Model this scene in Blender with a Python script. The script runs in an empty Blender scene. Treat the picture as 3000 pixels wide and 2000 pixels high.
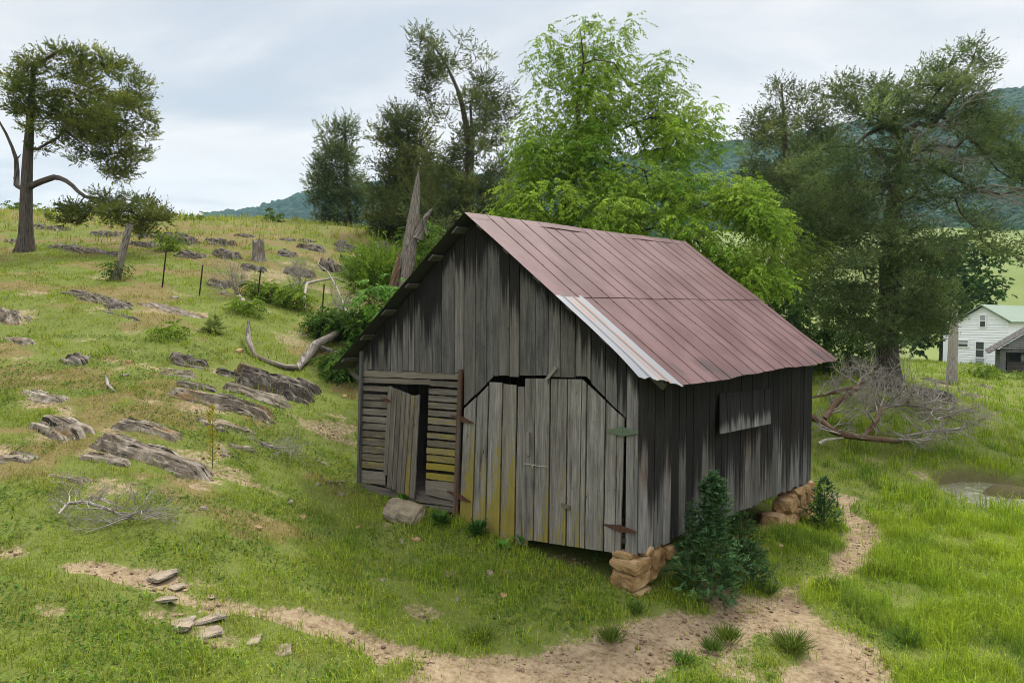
import bpy, math, random
import numpy as np
from mathutils import Vector, Matrix
C = bpy.context.scene.collection
sc = bpy.context.scene
R = math.radians
# ------------------------------------------------------------------ camera
F = 2030.0; PIT = .033; ROLL = -.005; CAM = Vector((0, 0, 3.6))
cd = bpy.data.cameras.new('camera'); cam = bpy.data.objects.new('camera', cd); C.objects.link(cam)
cd.sensor_width = 36; cd.lens = 36 * F / 3000; cd.clip_start = .1; cd.clip_end = 8000
cam.matrix_world = Matrix.Translation(CAM) @ Matrix.Rotation(math.pi / 2 - PIT, 4, 'X') @ Matrix.Rotation(-ROLL, 4, 'Z')
sc.camera = cam
sc.view_settings.view_transform = 'Standard'; sc.view_settings.look = 'None'
sc.view_settings.exposure = 0.5; sc.view_settings.gamma = 1
try:
    sc.cycles.max_bounces = 6; sc.cycles.diffuse_bounces = 3; sc.cycles.transparent_max_bounces = 4
    sc.cycles.volume_bounces = 0; sc.cycles.filter_width = 1.0; sc.cycles.use_denoising = True
except Exception: pass
# ------------------------------------------------------------------ light
SUN_EL, SUN_AZ = R(58), R(22)          # azimuth from +Y (away from the camera) towards +X
sd = bpy.data.lights.new('sun', 'SUN'); sun = bpy.data.objects.new('sun', sd); C.objects.link(sun)
sd.energy = 2.9; sd.angle = R(11); sd.color = (1, .95, .86)
sdir = Vector((math.sin(SUN_AZ) * math.cos(SUN_EL), math.cos(SUN_AZ) * math.cos(SUN_EL), math.sin(SUN_EL)))
sun.rotation_euler = sdir.to_track_quat('Z', 'Y').to_euler()
def node(nt, typ, ins=None, **props):
    n = nt.nodes.new(typ)
    for k, v in props.items(): setattr(n, k, v)
    for k, v in (ins or {}).items():
        s = n.inputs[k]
        if isinstance(v, bpy.types.NodeSocket): nt.links.new(v, s)
        else:
            if hasattr(s.default_value, '__len__') and not hasattr(v, '__len__'): v = (v,) * len(s.default_value)
            if s.type == 'RGBA' and len(v) == 3: v = (*v, 1)
            s.default_value = v
    return n
def mth(nt, op, a, b=0.0, c=None, clamp=False):
    n = node(nt, 'ShaderNodeMath', {0: a, 1: b}, operation=op, use_clamp=clamp)
    if c is not None:
        if isinstance(c, bpy.types.NodeSocket): nt.links.new(c, n.inputs[2])
        else: n.inputs[2].default_value = c
    return n.outputs[0]
def vmul(nt, v, s): return node(nt, 'ShaderNodeVectorMath', {0: v, 1: s}, operation='MULTIPLY').outputs[0]
def noise(nt, v, scale=1.0, detail=4.0, rough=.55, dist=0.0):
    return node(nt, 'ShaderNodeTexNoise', {'Vector': v, 'Scale': scale, 'Detail': detail, 'Roughness': rough, 'Distortion': dist}).outputs[0]
def ramp(nt, f, stops):
    n = node(nt, 'ShaderNodeValToRGB', {'Fac': f}); e = n.color_ramp.elements
    while len(e) < len(stops): e.new(.5)
    for x, (p, c) in zip(e, stops): x.position = p; x.color = (*c, 1) if len(c) == 3 else c
    return n.outputs[0]
def sstep(nt, f, lo, hi):
    return node(nt, 'ShaderNodeMapRange', {'Value': f, 'From Min': lo, 'From Max': hi}, interpolation_type='SMOOTHSTEP').outputs[0]
def mix(nt, f, a, b, typ='MIX'):
    n = node(nt, 'ShaderNodeMix', data_type='RGBA', blend_type=typ)
    for k, v in ((0, f), (6, a), (7, b)):
        if isinstance(v, bpy.types.NodeSocket): nt.links.new(v, n.inputs[k])
        else: n.inputs[k].default_value = v if k == 0 else ((*v, 1) if len(v) == 3 else v)
    return n.outputs[2]
w = bpy.data.worlds.new('World'); sc.world = w; w.use_nodes = True
nt = w.node_tree; nt.nodes.clear()
tc = node(nt, 'ShaderNodeTexCoord').outputs['Generated']
sky = node(nt, 'ShaderNodeTexSky', sky_type='NISHITA', sun_disc=False, sun_elevation=SUN_EL, sun_rotation=SUN_AZ, altitude=300, air_density=1, dust_density=1.5)
sep = node(nt, 'ShaderNodeSeparateXYZ', {0: tc})
el = mth(nt, 'MAXIMUM', sep.outputs[2], 0.0)
den = mth(nt, 'ADD', el, .16)
pl = node(nt, 'ShaderNodeCombineXYZ', {0: mth(nt, 'DIVIDE', sep.outputs[0], den), 1: mth(nt, 'DIVIDE', sep.outputs[1], den), 2: 0.0}).outputs[0]
pm = node(nt, 'ShaderNodeMapping', {'Vector': pl, 'Location': (3.1, 1.7, 0), 'Rotation': (0, 0, R(32)), 'Scale': (.50, 1.0, 1)}).outputs[0]
n1 = noise(nt, pm, 1.15, 7, .5, .55)
n2 = noise(nt, node(nt, 'ShaderNodeMapping', {'Vector': pl, 'Location': (8.3, 2.2, 0), 'Scale': (1.6, 2.4, 1)}).outputs[0], 1.0, 6, .55, .4)
left = sstep(nt, sep.outputs[0], -.05, -.6)      # the cloud sheet breaks up towards the left of the valley
cov = mth(nt, 'SUBTRACT', mth(nt, 'ADD', n1, mth(nt, 'MULTIPLY', n2, .25)), mth(nt, 'MULTIPLY', left, .10))
cf = sstep(nt, cov, .36, .60)
bright = mth(nt, 'MULTIPLY', mth(nt, 'ADD', .80, mth(nt, 'MULTIPLY', n2, .36)), 1.0)
cloud = mix(nt, sstep(nt, n2, .3, .7), (.60, .595, .612), (.685, .675, .685))
cloud = mix(nt, sstep(nt, el, .26, .02), cloud, (.70, .69, .70))
blue = node(nt, 'ShaderNodeVectorMath', {0: sky.outputs[0], 1: (.032, .034, .036)}, operation='MULTIPLY').outputs[0]
blue = mix(nt, .8, blue, (.525, .56, .62))
col = mix(nt, cf, blue, cloud)
up = node(nt, 'ShaderNodeMapRange', {'Value': el, 'From Min': .40, 'From Max': 1.0, 'To Min': 1.0, 'To Max': 3.3}).outputs[0]   # brighter overhead, as under a real cloud sheet
col = node(nt, 'ShaderNodeVectorMath', {0: col, 1: up}, operation='MULTIPLY').outputs[0]
bg = node(nt, 'ShaderNodeBackground', {'Color': col, 'Strength': 1.0})
nt.links.new(bg.outputs[0], node(nt, 'ShaderNodeOutputWorld').inputs[0])
# ------------------------------------------------------------------ picture geometry helpers
cp_, sp_, cr_, sr_ = math.cos(PIT), math.sin(PIT), math.cos(ROLL), math.sin(ROLL)
def ray(px, py):
    x, y = (px - 1500) / F, (1000 - py) / F
    X, Y = cr_ * x + sr_ * y, -sr_ * x + cr_ * y
    return Vector((X, cp_ + Y * sp_, -sp_ + Y * cp_))
def P(px, py, d): return CAM + ray(px, py) * d
# ------------------------------------------------------------------ numpy noise
def _h(ix, iy, s):
    n = (ix.astype(np.int64) * 374761393 + iy.astype(np.int64) * 668265263 + s * 974711) & 0x7fffffff
    n = ((n ^ (n >> 13)) * 1274126177) & 0x7fffffff
    return ((n ^ (n >> 16)) & 0xffff) / 65535.0
def vn(x, y, s=0):
    x = np.asarray(x, float); y = np.asarray(y, float)
    ix, iy = np.floor(x), np.floor(y); fx, fy = x - ix, y - iy
    fx = fx * fx * (3 - 2 * fx); fy = fy * fy * (3 - 2 * fy)
    a = _h(ix, iy, s) * (1 - fx) + _h(ix + 1, iy, s) * fx
    b = _h(ix, iy + 1, s) * (1 - fx) + _h(ix + 1, iy + 1, s) * fx
    return a * (1 - fy) + b * fy
def fbm(x, y, s=0, o=4):
    r = 0; a = .5; t = 0
    for i in range(o):
        r = r + a * vn(np.asarray(x) * 2 ** i + i * 7.3, np.asarray(y) * 2 ** i + i * 3.1, s + i); t += a; a *= .55
    return r / t
def S(x, a, b):
    t = np.clip((np.asarray(x, float) - a) / (b - a), 0, 1); return t * t * (3 - 2 * t)
# ------------------------------------------------------------------ barn frame of reference
TH, TH2 = .681, .73
BU = Vector((math.cos(TH), -math.sin(TH), 0)); BV = Vector((math.sin(TH2), math.cos(TH2), 0))
BA = Vector((1.658, 9.0, .526)); BW, BL = 5.669, 6.514
B0 = BA - BU * BW; B0.z = 0
def bp(u, v, z): return B0 + BU * u + BV * v + Vector((0, 0, z))
FN = Vector((-math.sin(TH), -math.cos(TH), 0)); SN = Vector((math.cos(TH2), -math.sin(TH2), 0))
def front(px, py, off=0):
    r = ray(px, py); o = bp(0, 0, 0) + FN * off; t = (o - CAM).dot(FN) / r.dot(FN); q = CAM + r * t - o
    return q.dot(BU), q.z
def side(px, py, off=0):
    r = ray(px, py); o = bp(BW, 0, 0) + SN * off; t = (o - CAM).dot(SN) / r.dot(SN); q = CAM + r * t - o
    return q.dot(BV), q.z
# ------------------------------------------------------------------ terrain
_ct = [P(*a) for a in [(0, 2000, 5.0), (500, 2000, 5.8), (1000, 2000, 6.4), (1500, 2000, 6.9), (2200, 2000, 7.3), (3000, 2000, 7.7),
    (0, 1500, 8.3), (500, 1500, 8.7), (1000, 1600, 9.8), (0, 1200, 11.5), (500, 1200, 11.9), (0, 1000, 15.5), (500, 1000, 15.9), (900, 1200, 15),
    (900, 1100, 17), (950, 930, 22.5), (700, 1200, 13.2), (700, 1000, 17.5), (475, 840, 21.5), (75, 740, 28), (-300, 720, 28), (300, 740, 27.5),
    (600, 740, 29), (900, 740, 31), (300, 648, 40), (0, 625, 40), (-400, 600, 40), (600, 642, 43), (900, 657, 43), (1050, 682, 40), (1053, 1437, 12.57),
    (2600, 1130, 24), (2500, 1290, 18.5), (2900, 1200, 27), (2800, 1066, 64), (2990, 1092, 50), (2850, 1440, 15.8), (3000, 1300, 20), (3000, 1600, 11.9),
    (2500, 1600, 11.8), (2100, 1800, 8.9), (1850, 1760, 8.85), (2376, 1522, 13.85), (2720, 1140, 24.5)]]
_ct += [CAM + ray(a, b) * ((bp(0, 0, 0) + FN * .12 - CAM).dot(FN) / ray(a, b).dot(FN)) for a, b in ((1100, 1446), (1200, 1478), (1300, 1512))]
_ct += [Vector(a) for a in [(-40, 60, 10.4), (-20, 60, 10.9), (-8, 60, 9.8), (0, 50, 7.2), (-40, 100, 10), (0, 100, 5), (10, 60, 2.5), (3, 33, 3.0), (5, 22, 1.0),
    (3, 18.5, .8), (-1, 20, 2.2), (60, 64, -1), (100, 100, -2), (40, 120, -2), (60, 20, -1), (60, 0, -1), (30, 0, -.7), (0, 0, .35), (-10, 0, 1.7), (-30, 0, 5), (-40, 30, 8.5),
    (0, -20, .2), (30, -20, -.6), (-30, -20, 4.5), (-90, 30, 14), (-90, 100, 12), (-60, -40, 8), (80, -40, -1), (0, -60, 0), (150, 150, -3), (0, 160, 1), (-100, 160, 8)]]
_ca = np.array([tuple(v) for v in _ct])
def _k(r2): return .5 * r2 * np.log(r2 + 1e-9)
def _fit():
    n = len(_ca); d2 = ((_ca[:, None, :2] - _ca[None, :, :2]) ** 2).sum(-1)
    A = np.zeros((n + 3, n + 3)); A[:n, :n] = _k(d2) + np.eye(n) * .6
    A[:n, n] = 1; A[:n, n + 1:] = _ca[:, :2]; A[n, :n] = 1; A[n + 1:, :n] = _ca[:, :2].T
    return np.linalg.solve(A, np.concatenate([_ca[:, 2], [0, 0, 0]]))
_w = _fit()
PONDC = P(2985, 1440, 15.6)
def Hs(x, y):
    x = np.atleast_1d(np.asarray(x, float)); y = np.atleast_1d(np.asarray(y, float)); sh = x.shape; x = x.ravel(); y = y.ravel()
    z = np.empty_like(x)
    for i in range(0, len(x), 60000):
        a, b = np.clip(x[i:i + 60000], -110, 160), np.clip(y[i:i + 60000], -70, 170)
        d2 = (a[:, None] - _ca[None, :, 0]) ** 2 + (b[:, None] - _ca[None, :, 1]) ** 2
        z[i:i + 60000] = _k(d2) @ _w[:-3] + _w[-3] + _w[-2] * a + _w[-1] * b
    return z.reshape(sh)
def pond_f(x, y):
    x = np.asarray(x, float); y = np.asarray(y, float)
    d = np.hypot((x - PONDC.x) / 1.35, (y - PONDC.y) / 1.75) + .5 * (fbm(x * .9, y * .9, 71, 3) - .5)
    return d
def H(x, y):
    x = np.atleast_1d(np.asarray(x, float)); y = np.atleast_1d(np.asarray(y, float))
    z = Hs(x, y)
    z = z + (fbm(x * .28, y * .28, 3, 3) - .5) * .42 * S(np.hypot(x, y - 11), 5, 14) + (fbm(x * 1.3, y * 1.3, 9, 3) - .5) * .13
    isl = np.hypot((x - PONDC.x - .1) / .55, (y - PONDC.y - .35) / .35)
    z = z - .34 * S(pond_f(x, y), 1.12, .9) * S(isl, .8, 1.5)
    return z
def h1(x, y): return float(H([x], [y])[0])
def ground(px, py, dmax=80):
    r = ray(px, py); ts = np.geomspace(3.5, dmax, 500)
    z = H(r.x * ts, r.y * ts); below = (CAM.z + r.z * ts) < z
    if not below.any(): t = dmax
    else:
        i = int(np.argmax(below)); a, b = ts[max(i - 1, 0)], ts[i]
        for _ in range(18):
            m = (a + b) / 2
            if CAM.z + r.z * m < h1(r.x * m, r.y * m): b = m
            else: a = m
        t = b
    q = CAM + r * t; q.z = h1(q.x, q.y); return q
# ------------------------------------------------------------------ scene graph helpers
def thing(name, label, cat, loc, group=None):
    o = bpy.data.objects.new(name, None); C.objects.link(o); o.empty_display_size = .3; o.location = loc
    o['label'] = label; o['category'] = cat
    if group: o['group'] = group
    return o
def tag(o, label, cat, group=None):
    o['label'] = label; o['category'] = cat
    if group: o['group'] = group
    return o
def root(o):
    while o.parent: o = o.parent
    return o
def mesh(name, V, polys, mat, parent=None, base=None, attrs=None, smooth=False, label=None):
    """polys: list of (n,k) index arrays; V in world space; base = where a top-level mesh has its origin."""
    V = np.asarray(V, float).reshape(-1, 3)
    org = np.array(root(parent).location if parent else (base if base is not None else (0, 0, 0)))
    me = bpy.data.meshes.new(name); polys = [np.asarray(p, np.int32) for p in polys if len(p)]
    me.vertices.add(len(V)); me.vertices.foreach_set('co', (V - org).astype(np.float32).ravel())
    loops = np.concatenate([p.ravel() for p in polys]); tot = np.concatenate([np.full(len(p), p.shape[1], np.int32) for p in polys])
    me.loops.add(len(loops)); me.loops.foreach_set('vertex_index', loops)
    me.polygons.add(len(tot)); me.polygons.foreach_set('loop_start', np.concatenate([[0], np.cumsum(tot)[:-1]]).astype(np.int32))
    me.polygons.foreach_set('loop_total', tot)
    me.polygons.foreach_set('use_smooth', np.full(len(tot), bool(smooth)))
    for k, a in (attrs or {}).items():
        a = np.asarray(a, np.float32).reshape(len(V), -1)
        if k == 'pc': me.attributes.new(k, 'FLOAT_VECTOR', 'POINT').data.foreach_set('vector', a.ravel())
        else:
            if a.shape[1] == 3: a = np.concatenate([a, np.ones((len(a), 1), np.float32)], 1)
            me.attributes.new(k, 'FLOAT_COLOR', 'POINT').data.foreach_set('color', a.ravel())
    me.update(calc_edges=True); me.validate()
    me.materials.append(mat)
    o = bpy.data.objects.new(name, me); C.objects.link(o)
    if parent: o.parent = parent
    else: o.location = org
    if label: o['label'] = label
    return o
class MB:
    def __init__(s): s.v = []; s.f = {}; s.col = []; s.pc = []
    def add(s, vs, fs, col=(.5, 0, 0, 0), pc=None):
        o = len(s.v); s.v += [tuple(v) for v in vs]
        for f in fs: s.f.setdefault(len(f), []).append([i + o for i in f])
        if not isinstance(col, list): col = [col] * len(vs)
        s.col += col; s.pc += pc if pc is not None else [tuple(v) for v in vs]
    def hexa(s, c, col=(.5, 0, 0, 0), pc=None):   # 4 bottom + 4 top corners
        s.add(c, [(3, 2, 1, 0), (4, 5, 6, 7), (0, 1, 5, 4), (1, 2, 6, 5), (2, 3, 7, 6), (3, 0, 4, 7)], col, pc)
    def box(s, o, ax, ay, az, col=(.5, 0, 0, 0)):
        o, ax, ay, az = Vector(o), Vector(ax), Vector(ay), Vector(az)
        r = random.random() * 9
        c = [o, o + ax, o + ax + ay, o + ay]; c += [q + az for q in c]
        ls = [ax.length, ay.length, az.length]; k = ls.index(max(ls)); pcs = []
        for q in c:
            d = q - o; t = [d.dot(a) / max(a.length, 1e-6) for a in (ax, ay, az)]
            al = t.pop(k); pcs.append((t[0] + t[1] + r, al + r * 3, r))
        s.hexa(c, col, pcs)
    def tube(s, pts, rad, n=8, col=(.5, 0, 0, 0), cap=True, wob=0, rng=random):
        pts = [Vector(p) for p in pts]; o = len(s.v); vs = []; pcs = []; al = 0; ref = None; r0 = rng.random() * 9
        for i, p in enumerate(pts):
            t = (pts[min(i + 1, len(pts) - 1)] - pts[max(i - 1, 0)]).normalized()
            if ref is None: ref = Vector((0, 0, 1)) if abs(t.z) < .9 else Vector((1, 0, 0))
            a = t.cross(ref).normalized(); b = t.cross(a); ref = -b if False else ref
            if i: al += (p - pts[i - 1]).length
            for k in range(n):
                an = 2 * math.pi * k / n; rr = rad[i] * (1 + wob * (rng.random() - .5))
                vs.append(p + (a * math.cos(an) + b * math.sin(an)) * rr); pcs.append((an * max(rad[i], .01) + r0, al + r0, r0))
        fs = [(i * n + k, i * n + (k + 1) % n, (i + 1) * n + (k + 1) % n, (i + 1) * n + k) for i in range(len(pts) - 1) for k in range(n)]
        if cap: fs += [tuple(range(n)), tuple(range((len(pts) - 1) * n, len(pts) * n))]
        s.add(vs, fs, col, pcs)
    def build(s, name, mat, parent=None, base=None, smooth=False, label=None):
        return mesh(name, np.array(s.v), [np.array(f) for f in s.f.values()], mat, parent, base, {'col': s.col, 'pc': s.pc}, smooth, label)
# ------------------------------------------------------------------ materials
def newmat(name):
    m = bpy.data.materials.new(name); m.use_nodes = True; m.node_tree.nodes.clear(); return m, m.node_tree
def finish(nt, shader): nt.links.new(shader, node(nt, 'ShaderNodeOutputMaterial').inputs[0])
def attr(nt, n): return node(nt, 'ShaderNodeAttribute', attribute_name=n)
def bump(nt, h, st, dist=.01): return node(nt, 'ShaderNodeBump', {'Height': h, 'Strength': st, 'Distance': dist}).outputs[0]
def pbsdf(nt, col, rough=.8, metal=0, nrm=None, spec=.3):
    i = {'Base Color': col, 'Roughness': rough, 'Metallic': metal, 'Specular IOR Level': spec}
    if nrm: i['Normal'] = nrm
    return node(nt, 'ShaderNodeBsdfPrincipled', i).outputs[0]
def mat_wood(name, dark, mid, light):
    m, nt = newmat(name); pc = attr(nt, 'pc').outputs['Vector']; c = attr(nt, 'col')
    s = node(nt, 'ShaderNodeSeparateColor', {0: c.outputs['Color']})
    grain = noise(nt, vmul(nt, pc, (75, 2.6, 1)), 1, 5, .65); streak = noise(nt, vmul(nt, pc, (13, .8, 1)), 1, 4, .6)
    blot = noise(nt, vmul(nt, pc, (6, 2.2, 1)), 1, 5, .6)
    f = mth(nt, 'ADD', mth(nt, 'MULTIPLY', grain, .42), mth(nt, 'ADD', mth(nt, 'MULTIPLY', streak, .33), mth(nt, 'MULTIPLY', blot, .25)))
    col = ramp(nt, f, [(.33, dark), (.5, mid), (.67, light)])
    tone = mth(nt, 'ADD', .28, mth(nt, 'MULTIPLY', s.outputs[0], 1.5))
    rnd = node(nt, 'ShaderNodeTexWhiteNoise', {'W': node(nt, 'ShaderNodeSeparateXYZ', {0: pc}).outputs[2]}, noise_dimensions='1D').outputs[0]
    col = mix(nt, mth(nt, 'MULTIPLY', rnd, .5), col, (.135, .112, .086))
    col = node(nt, 'ShaderNodeVectorMath', {0: col, 1: tone}, operation='MULTIPLY').outputs[0]
    col = mix(nt, mth(nt, 'MULTIPLY', sstep(nt, blot, .45, .75), .35), col, (.105, .088, .062))
    crack = sstep(nt, noise(nt, vmul(nt, pc, (150, 1.0, 1)), 1, 3, .5), .66, .72)
    col = mix(nt, mth(nt, 'MULTIPLY', crack, .85), col, (.012, .011, .01))
    kn = node(nt, 'ShaderNodeTexVoronoi', {'Vector': vmul(nt, pc, (6.5, 1.9, 1)), 'Scale': 1.0}).outputs['Distance']
    col = mix(nt, mth(nt, 'MULTIPLY', sstep(nt, kn, .10, .045), .8), col, (.022, .018, .015))
    fleck = sstep(nt, noise(nt, vmul(nt, pc, (95, 24, 1)), 1, 2, .5), .68, .74)
    col = mix(nt, mth(nt, 'MULTIPLY', fleck, .5), col, (.34, .34, .32))
    rs = mth(nt, 'MULTIPLY', c.outputs['Alpha'], sstep(nt, streak, .35, .62))
    col = mix(nt, rs, col, (.075, .028, .014))
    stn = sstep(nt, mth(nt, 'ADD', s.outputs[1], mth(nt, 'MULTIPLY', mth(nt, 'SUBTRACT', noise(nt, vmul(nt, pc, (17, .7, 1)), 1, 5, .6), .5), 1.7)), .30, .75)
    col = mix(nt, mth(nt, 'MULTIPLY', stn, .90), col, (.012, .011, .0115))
    lf = sstep(nt, mth(nt, 'ADD', s.outputs[2], mth(nt, 'MULTIPLY', mth(nt, 'SUBTRACT', noise(nt, vmul(nt, pc, (34, 4.2, 1)), 1, 6, .68), .5), 2.3)), .42, .95)
    lc = mix(nt, blot, (.16, .15, .03), (.34, .25, .015))
    col = mix(nt, mth(nt, 'MULTIPLY', lf, .82), col, lc)
    finish(nt, pbsdf(nt, col, .88, 0, bump(nt, mth(nt, 'SUBTRACT', grain, mth(nt, 'MULTIPLY', crack, .8)),   .7, .008), .06)); return m
def mat_leaf(name, trans=.35, rough=.6):
    m, nt = newmat(name); c = attr(nt, 'col').outputs['Color']
    d = pbsdf(nt, c, rough, 0, None, .06)
    t = node(nt, 'ShaderNodeBsdfTranslucent', {'Color': mix(nt, .5, c, (1.0, .95, .35), 'MULTIPLY')}).outputs[0]
    finish(nt, node(nt, 'ShaderNodeMixShader', {0: trans, 1: d, 2: t}).outputs[0]); return m
def mat_bark(name, dark, light, warm, sc_=1):
    m, nt = newmat(name); pc = attr(nt, 'pc').outputs['Vector']
    a = noise(nt, vmul(nt, pc, (26 * sc_, 2.4 * sc_, 1)), 1, 6, .65); b = noise(nt, vmul(nt, pc, (3, 1.2, 1)), 1, 4)
    col = mix(nt, sstep(nt, a, .36, .66), dark, light); col = mix(nt, mth(nt, 'MULTIPLY', sstep(nt, b, .4, .7), .6), col, warm)
    finish(nt, pbsdf(nt, col, .9, 0, bump(nt, a, .9, .02), .1)); return m
def mat_rock(name, dark, mid, light, moss, mossf, zs=13):
    m, nt = newmat(name); g = node(nt, 'ShaderNodeTexCoord').outputs['Object']; ge = node(nt, 'ShaderNodeNewGeometry')
    a = noise(nt, vmul(nt, g, (3.2, 3.2, zs)), 1, 7, .65); b = noise(nt, g, 5, 6, .65); c = noise(nt, g, 1.7, 4)
    col = ramp(nt, mth(nt, 'ADD', mth(nt, 'MULTIPLY', a, .5), mth(nt, 'MULTIPLY', b, .5)), [(.34, dark), (.48, mid), (.64, light)])
    nz = node(nt, 'ShaderNodeSeparateXYZ', {0: ge.outputs['Normal']}).outputs[2]
    mf = mth(nt, 'MULTIPLY', sstep(nt, mth(nt, 'ADD', mth(nt, 'MULTIPLY', nz, .3), c), .58, .86), mossf)
    col = mix(nt, mf, col, moss)
    pale = sstep(nt, noise(nt, g, 22, 3, .6), .60, .72); col = mix(nt, mth(nt, 'MULTIPLY', pale, .45), col, (.40, .39, .36))
    finish(nt, pbsdf(nt, col, .9, 0, bump(nt, mth(nt, 'ADD', a, mth(nt, 'MULTIPLY', b, .6)), .8, .04), .15)); return m
def mat_plain(name, colr, rough=.6, metal=0, var=.15, scale=8, spec=.3):
    m, nt = newmat(name); g = node(nt, 'ShaderNodeTexCoord').outputs['Object']; a = noise(nt, g, scale, 5, .6)
    col = mix(nt, a, tuple(x * (1 - var) for x in colr), tuple(x * (1 + var) for x in colr))
    finish(nt, pbsdf(nt, col, rough, metal, bump(nt, a, .15, .01), spec)); return m
M = {}
M['board'] = mat_wood('weathered_board', (.036, .035, .036), (.142, .141, .141), (.34, .336, .33))
M['door'] = mat_wood('grey_door_board', (.05, .047, .044), (.185, .177, .166), (.40, .385, .36))
M['slat'] = mat_wood('slat_board', (.038, .034, .029), (.125, .112, .096), (.28, .255, .225))
M['leaf'] = mat_leaf('leaf', .38); M['needle'] = mat_leaf('needle', .42, .7); M['grass'] = mat_leaf('grass_blade', .35, .6)
M['bark'] = mat_bark('cedar_bark', (.028, .023, .02), (.13, .115, .10), (.10, .072, .052))
M['dead'] = mat_bark('dead_wood', (.05, .042, .036), (.33, .305, .27), (.20, .155, .115), 1.6)
M['grey'] = mat_bark('grey_twig', (.15, .132, .112), (.44, .41, .365), (.33, .285, .23), 1.5)
M['brown'] = mat_bark('brown_log', (.055, .035, .022), (.21, .14, .09), (.17, .11, .07))
def mat_ledge(name, dark, mid, light, moss):
    m, nt = newmat(name); pc = attr(nt, 'pc').outputs['Vector']
    a = noise(nt, vmul(nt, pc, (13, 1.5, 1)), 1, 6, .65, .4); b = noise(nt, vmul(nt, pc, (7, 5, 1)), 1, 5, .65); c = noise(nt, vmul(nt, pc, (2.5, 1.1, 1)), 1, 4)
    col = ramp(nt, mth(nt, 'ADD', mth(nt, 'MULTIPLY', a, .6), mth(nt, 'MULTIPLY', b, .4)), [(.36, dark), (.49, mid), (.62, light)])
    cr = sstep(nt, noise(nt, vmul(nt, pc, (21, 1.9, 1)), 1, 4, .6, .5), .585, .65); col = mix(nt, mth(nt, 'MULTIPLY', cr, .9), col, (.014, .012, .010))
    col = mix(nt, mth(nt, 'MULTIPLY', sstep(nt, c, .54, .70), .75), col, moss)
    pale = sstep(nt, noise(nt, vmul(nt, pc, (26, 18, 1)), 1, 3, .6), .61, .70); col = mix(nt, mth(nt, 'MULTIPLY', pale, .55), col, (.44, .42, .38))
    finish(nt, pbsdf(nt, col, .92, 0, bump(nt, mth(nt, 'SUBTRACT', a, cr), .9, .05), .08)); return m
M['ledge'] = mat_ledge('ledge_limestone', (.04, .033, .026), (.145, .12, .09), (.36, .315, .255), (.17, .10, .032)); M['darkledge'] = mat_ledge('dark_ledge_limestone', (.020, .017, .015), (.082, .070, .055), (.26, .232, .192), (.13, .085, .028))
M['rock'] = mat_rock('limestone', (.045, .040, .035), (.18, .162, .14), (.42, .395, .35), (.18, .115, .04), .55)
M['darkrock'] = mat_rock('dark_limestone', (.022, .020, .019), (.085, .077, .068), (.26, .245, .22), (.13, .10, .035), .5)
M['brownstone'] = mat_rock('brown_stone', (.085, .07, .052), (.20, .165, .12), (.33, .285, .22), (.16, .13, .06), .4, 5)
M['paverock'] = mat_rock('pale_limestone', (.12, .10, .085), (.24, .21, .18), (.38, .35, .31), (.22, .155, .08), .6)
M['sand'] = mat_rock('sandstone', (.10, .052, .024), (.30, .18, .08), (.46, .33, .18), (.30, .24, .15), .3, 4.5)
M['rust'] = mat_plain('rusty_iron', (.075, .033, .02), .85, 0, .5, 25)
M['greenpaint'] = mat_plain('green_paint_iron', (.10, .135, .085), .6, 0, .3, 30)
M['post'] = mat_plain('dark_steel_post', (.028, .02, .017), .8, 0, .4, 12)
M['white'] = mat_plain('white_siding', (.84, .86, .89), .6, 0, .04, 3)
M['roofgreen'] = mat_plain('green_roof_metal', (.20, .26, .195), .5, 0, .1, 2)
M['glass'] = mat_plain('dark_glass', (.05, .06, .07), .12, 0, .1, 3, .6)
M['curtain'] = mat_plain('grey_curtain', (.35, .36, .38), .8, 0, .1, 5)
M['rope'] = mat_plain('pale_cord', (.36, .35, .30), .9, 0, .2, 40)
M['darkmetal'] = mat_plain('dark_junk', (.05, .045, .04), .7, 0, .4, 6)
def mat_roof():
    m, nt = newmat('faded_red_roof'); pc = attr(nt, 'pc').outputs['Vector']; c = attr(nt, 'col')
    s = node(nt, 'ShaderNodeSeparateColor', {0: c.outputs['Color']})
    a = noise(nt, vmul(nt, pc, (1.1, .8, 1)), 1, 5, .6); b = noise(nt, vmul(nt, pc, (16, 1.3, 1)), 1, 5, .65); f = noise(nt, pc, 60, 3, .6)
    col = mix(nt, sstep(nt, a, .36, .64), (.074, .029, .029), (.126, .066, .068))
    col = mix(nt, mth(nt, 'MULTIPLY', sstep(nt, b, .5, .75), .35), col, (.15, .062, .056))
    col = mix(nt, mth(nt, 'MULTIPLY', sstep(nt, f, .6, .75), .25), col, (.20, .125, .12))
    col = mix(nt, mth(nt, 'MULTIPLY', s.outputs[2], .75), col, (.055, .022, .018))
    rs = sstep(nt, mth(nt, 'ADD', c.outputs['Alpha'], mth(nt, 'MULTIPLY', mth(nt, 'SUBTRACT', b, .5), 1.5)), .5, .9)
    col = mix(nt, mth(nt, 'MULTIPLY', rs, .7), col, (.19, .065, .025))
    st = sstep(nt, mth(nt, 'ADD', s.outputs[1], mth(nt, 'MULTIPLY', mth(nt, 'SUBTRACT', b, .5), 1.8)), .4, .95)
    col = mix(nt, mth(nt, 'MULTIPLY', st, .85), col, (.035, .022, .02))
    nz = node(nt, 'ShaderNodeSeparateXYZ', {0: node(nt, 'ShaderNodeNewGeometry').outputs['Normal']}).outputs[2]
    col = mix(nt, sstep(nt, nz, .05, -.05), col, (.045, .047, .044))      # bare, tarnished underside
    finish(nt, pbsdf(nt, col, .62, .0, bump(nt, mth(nt, 'ADD', a, mth(nt, 'MULTIPLY', f, .3)), .15, .04), .3)); return m
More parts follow.
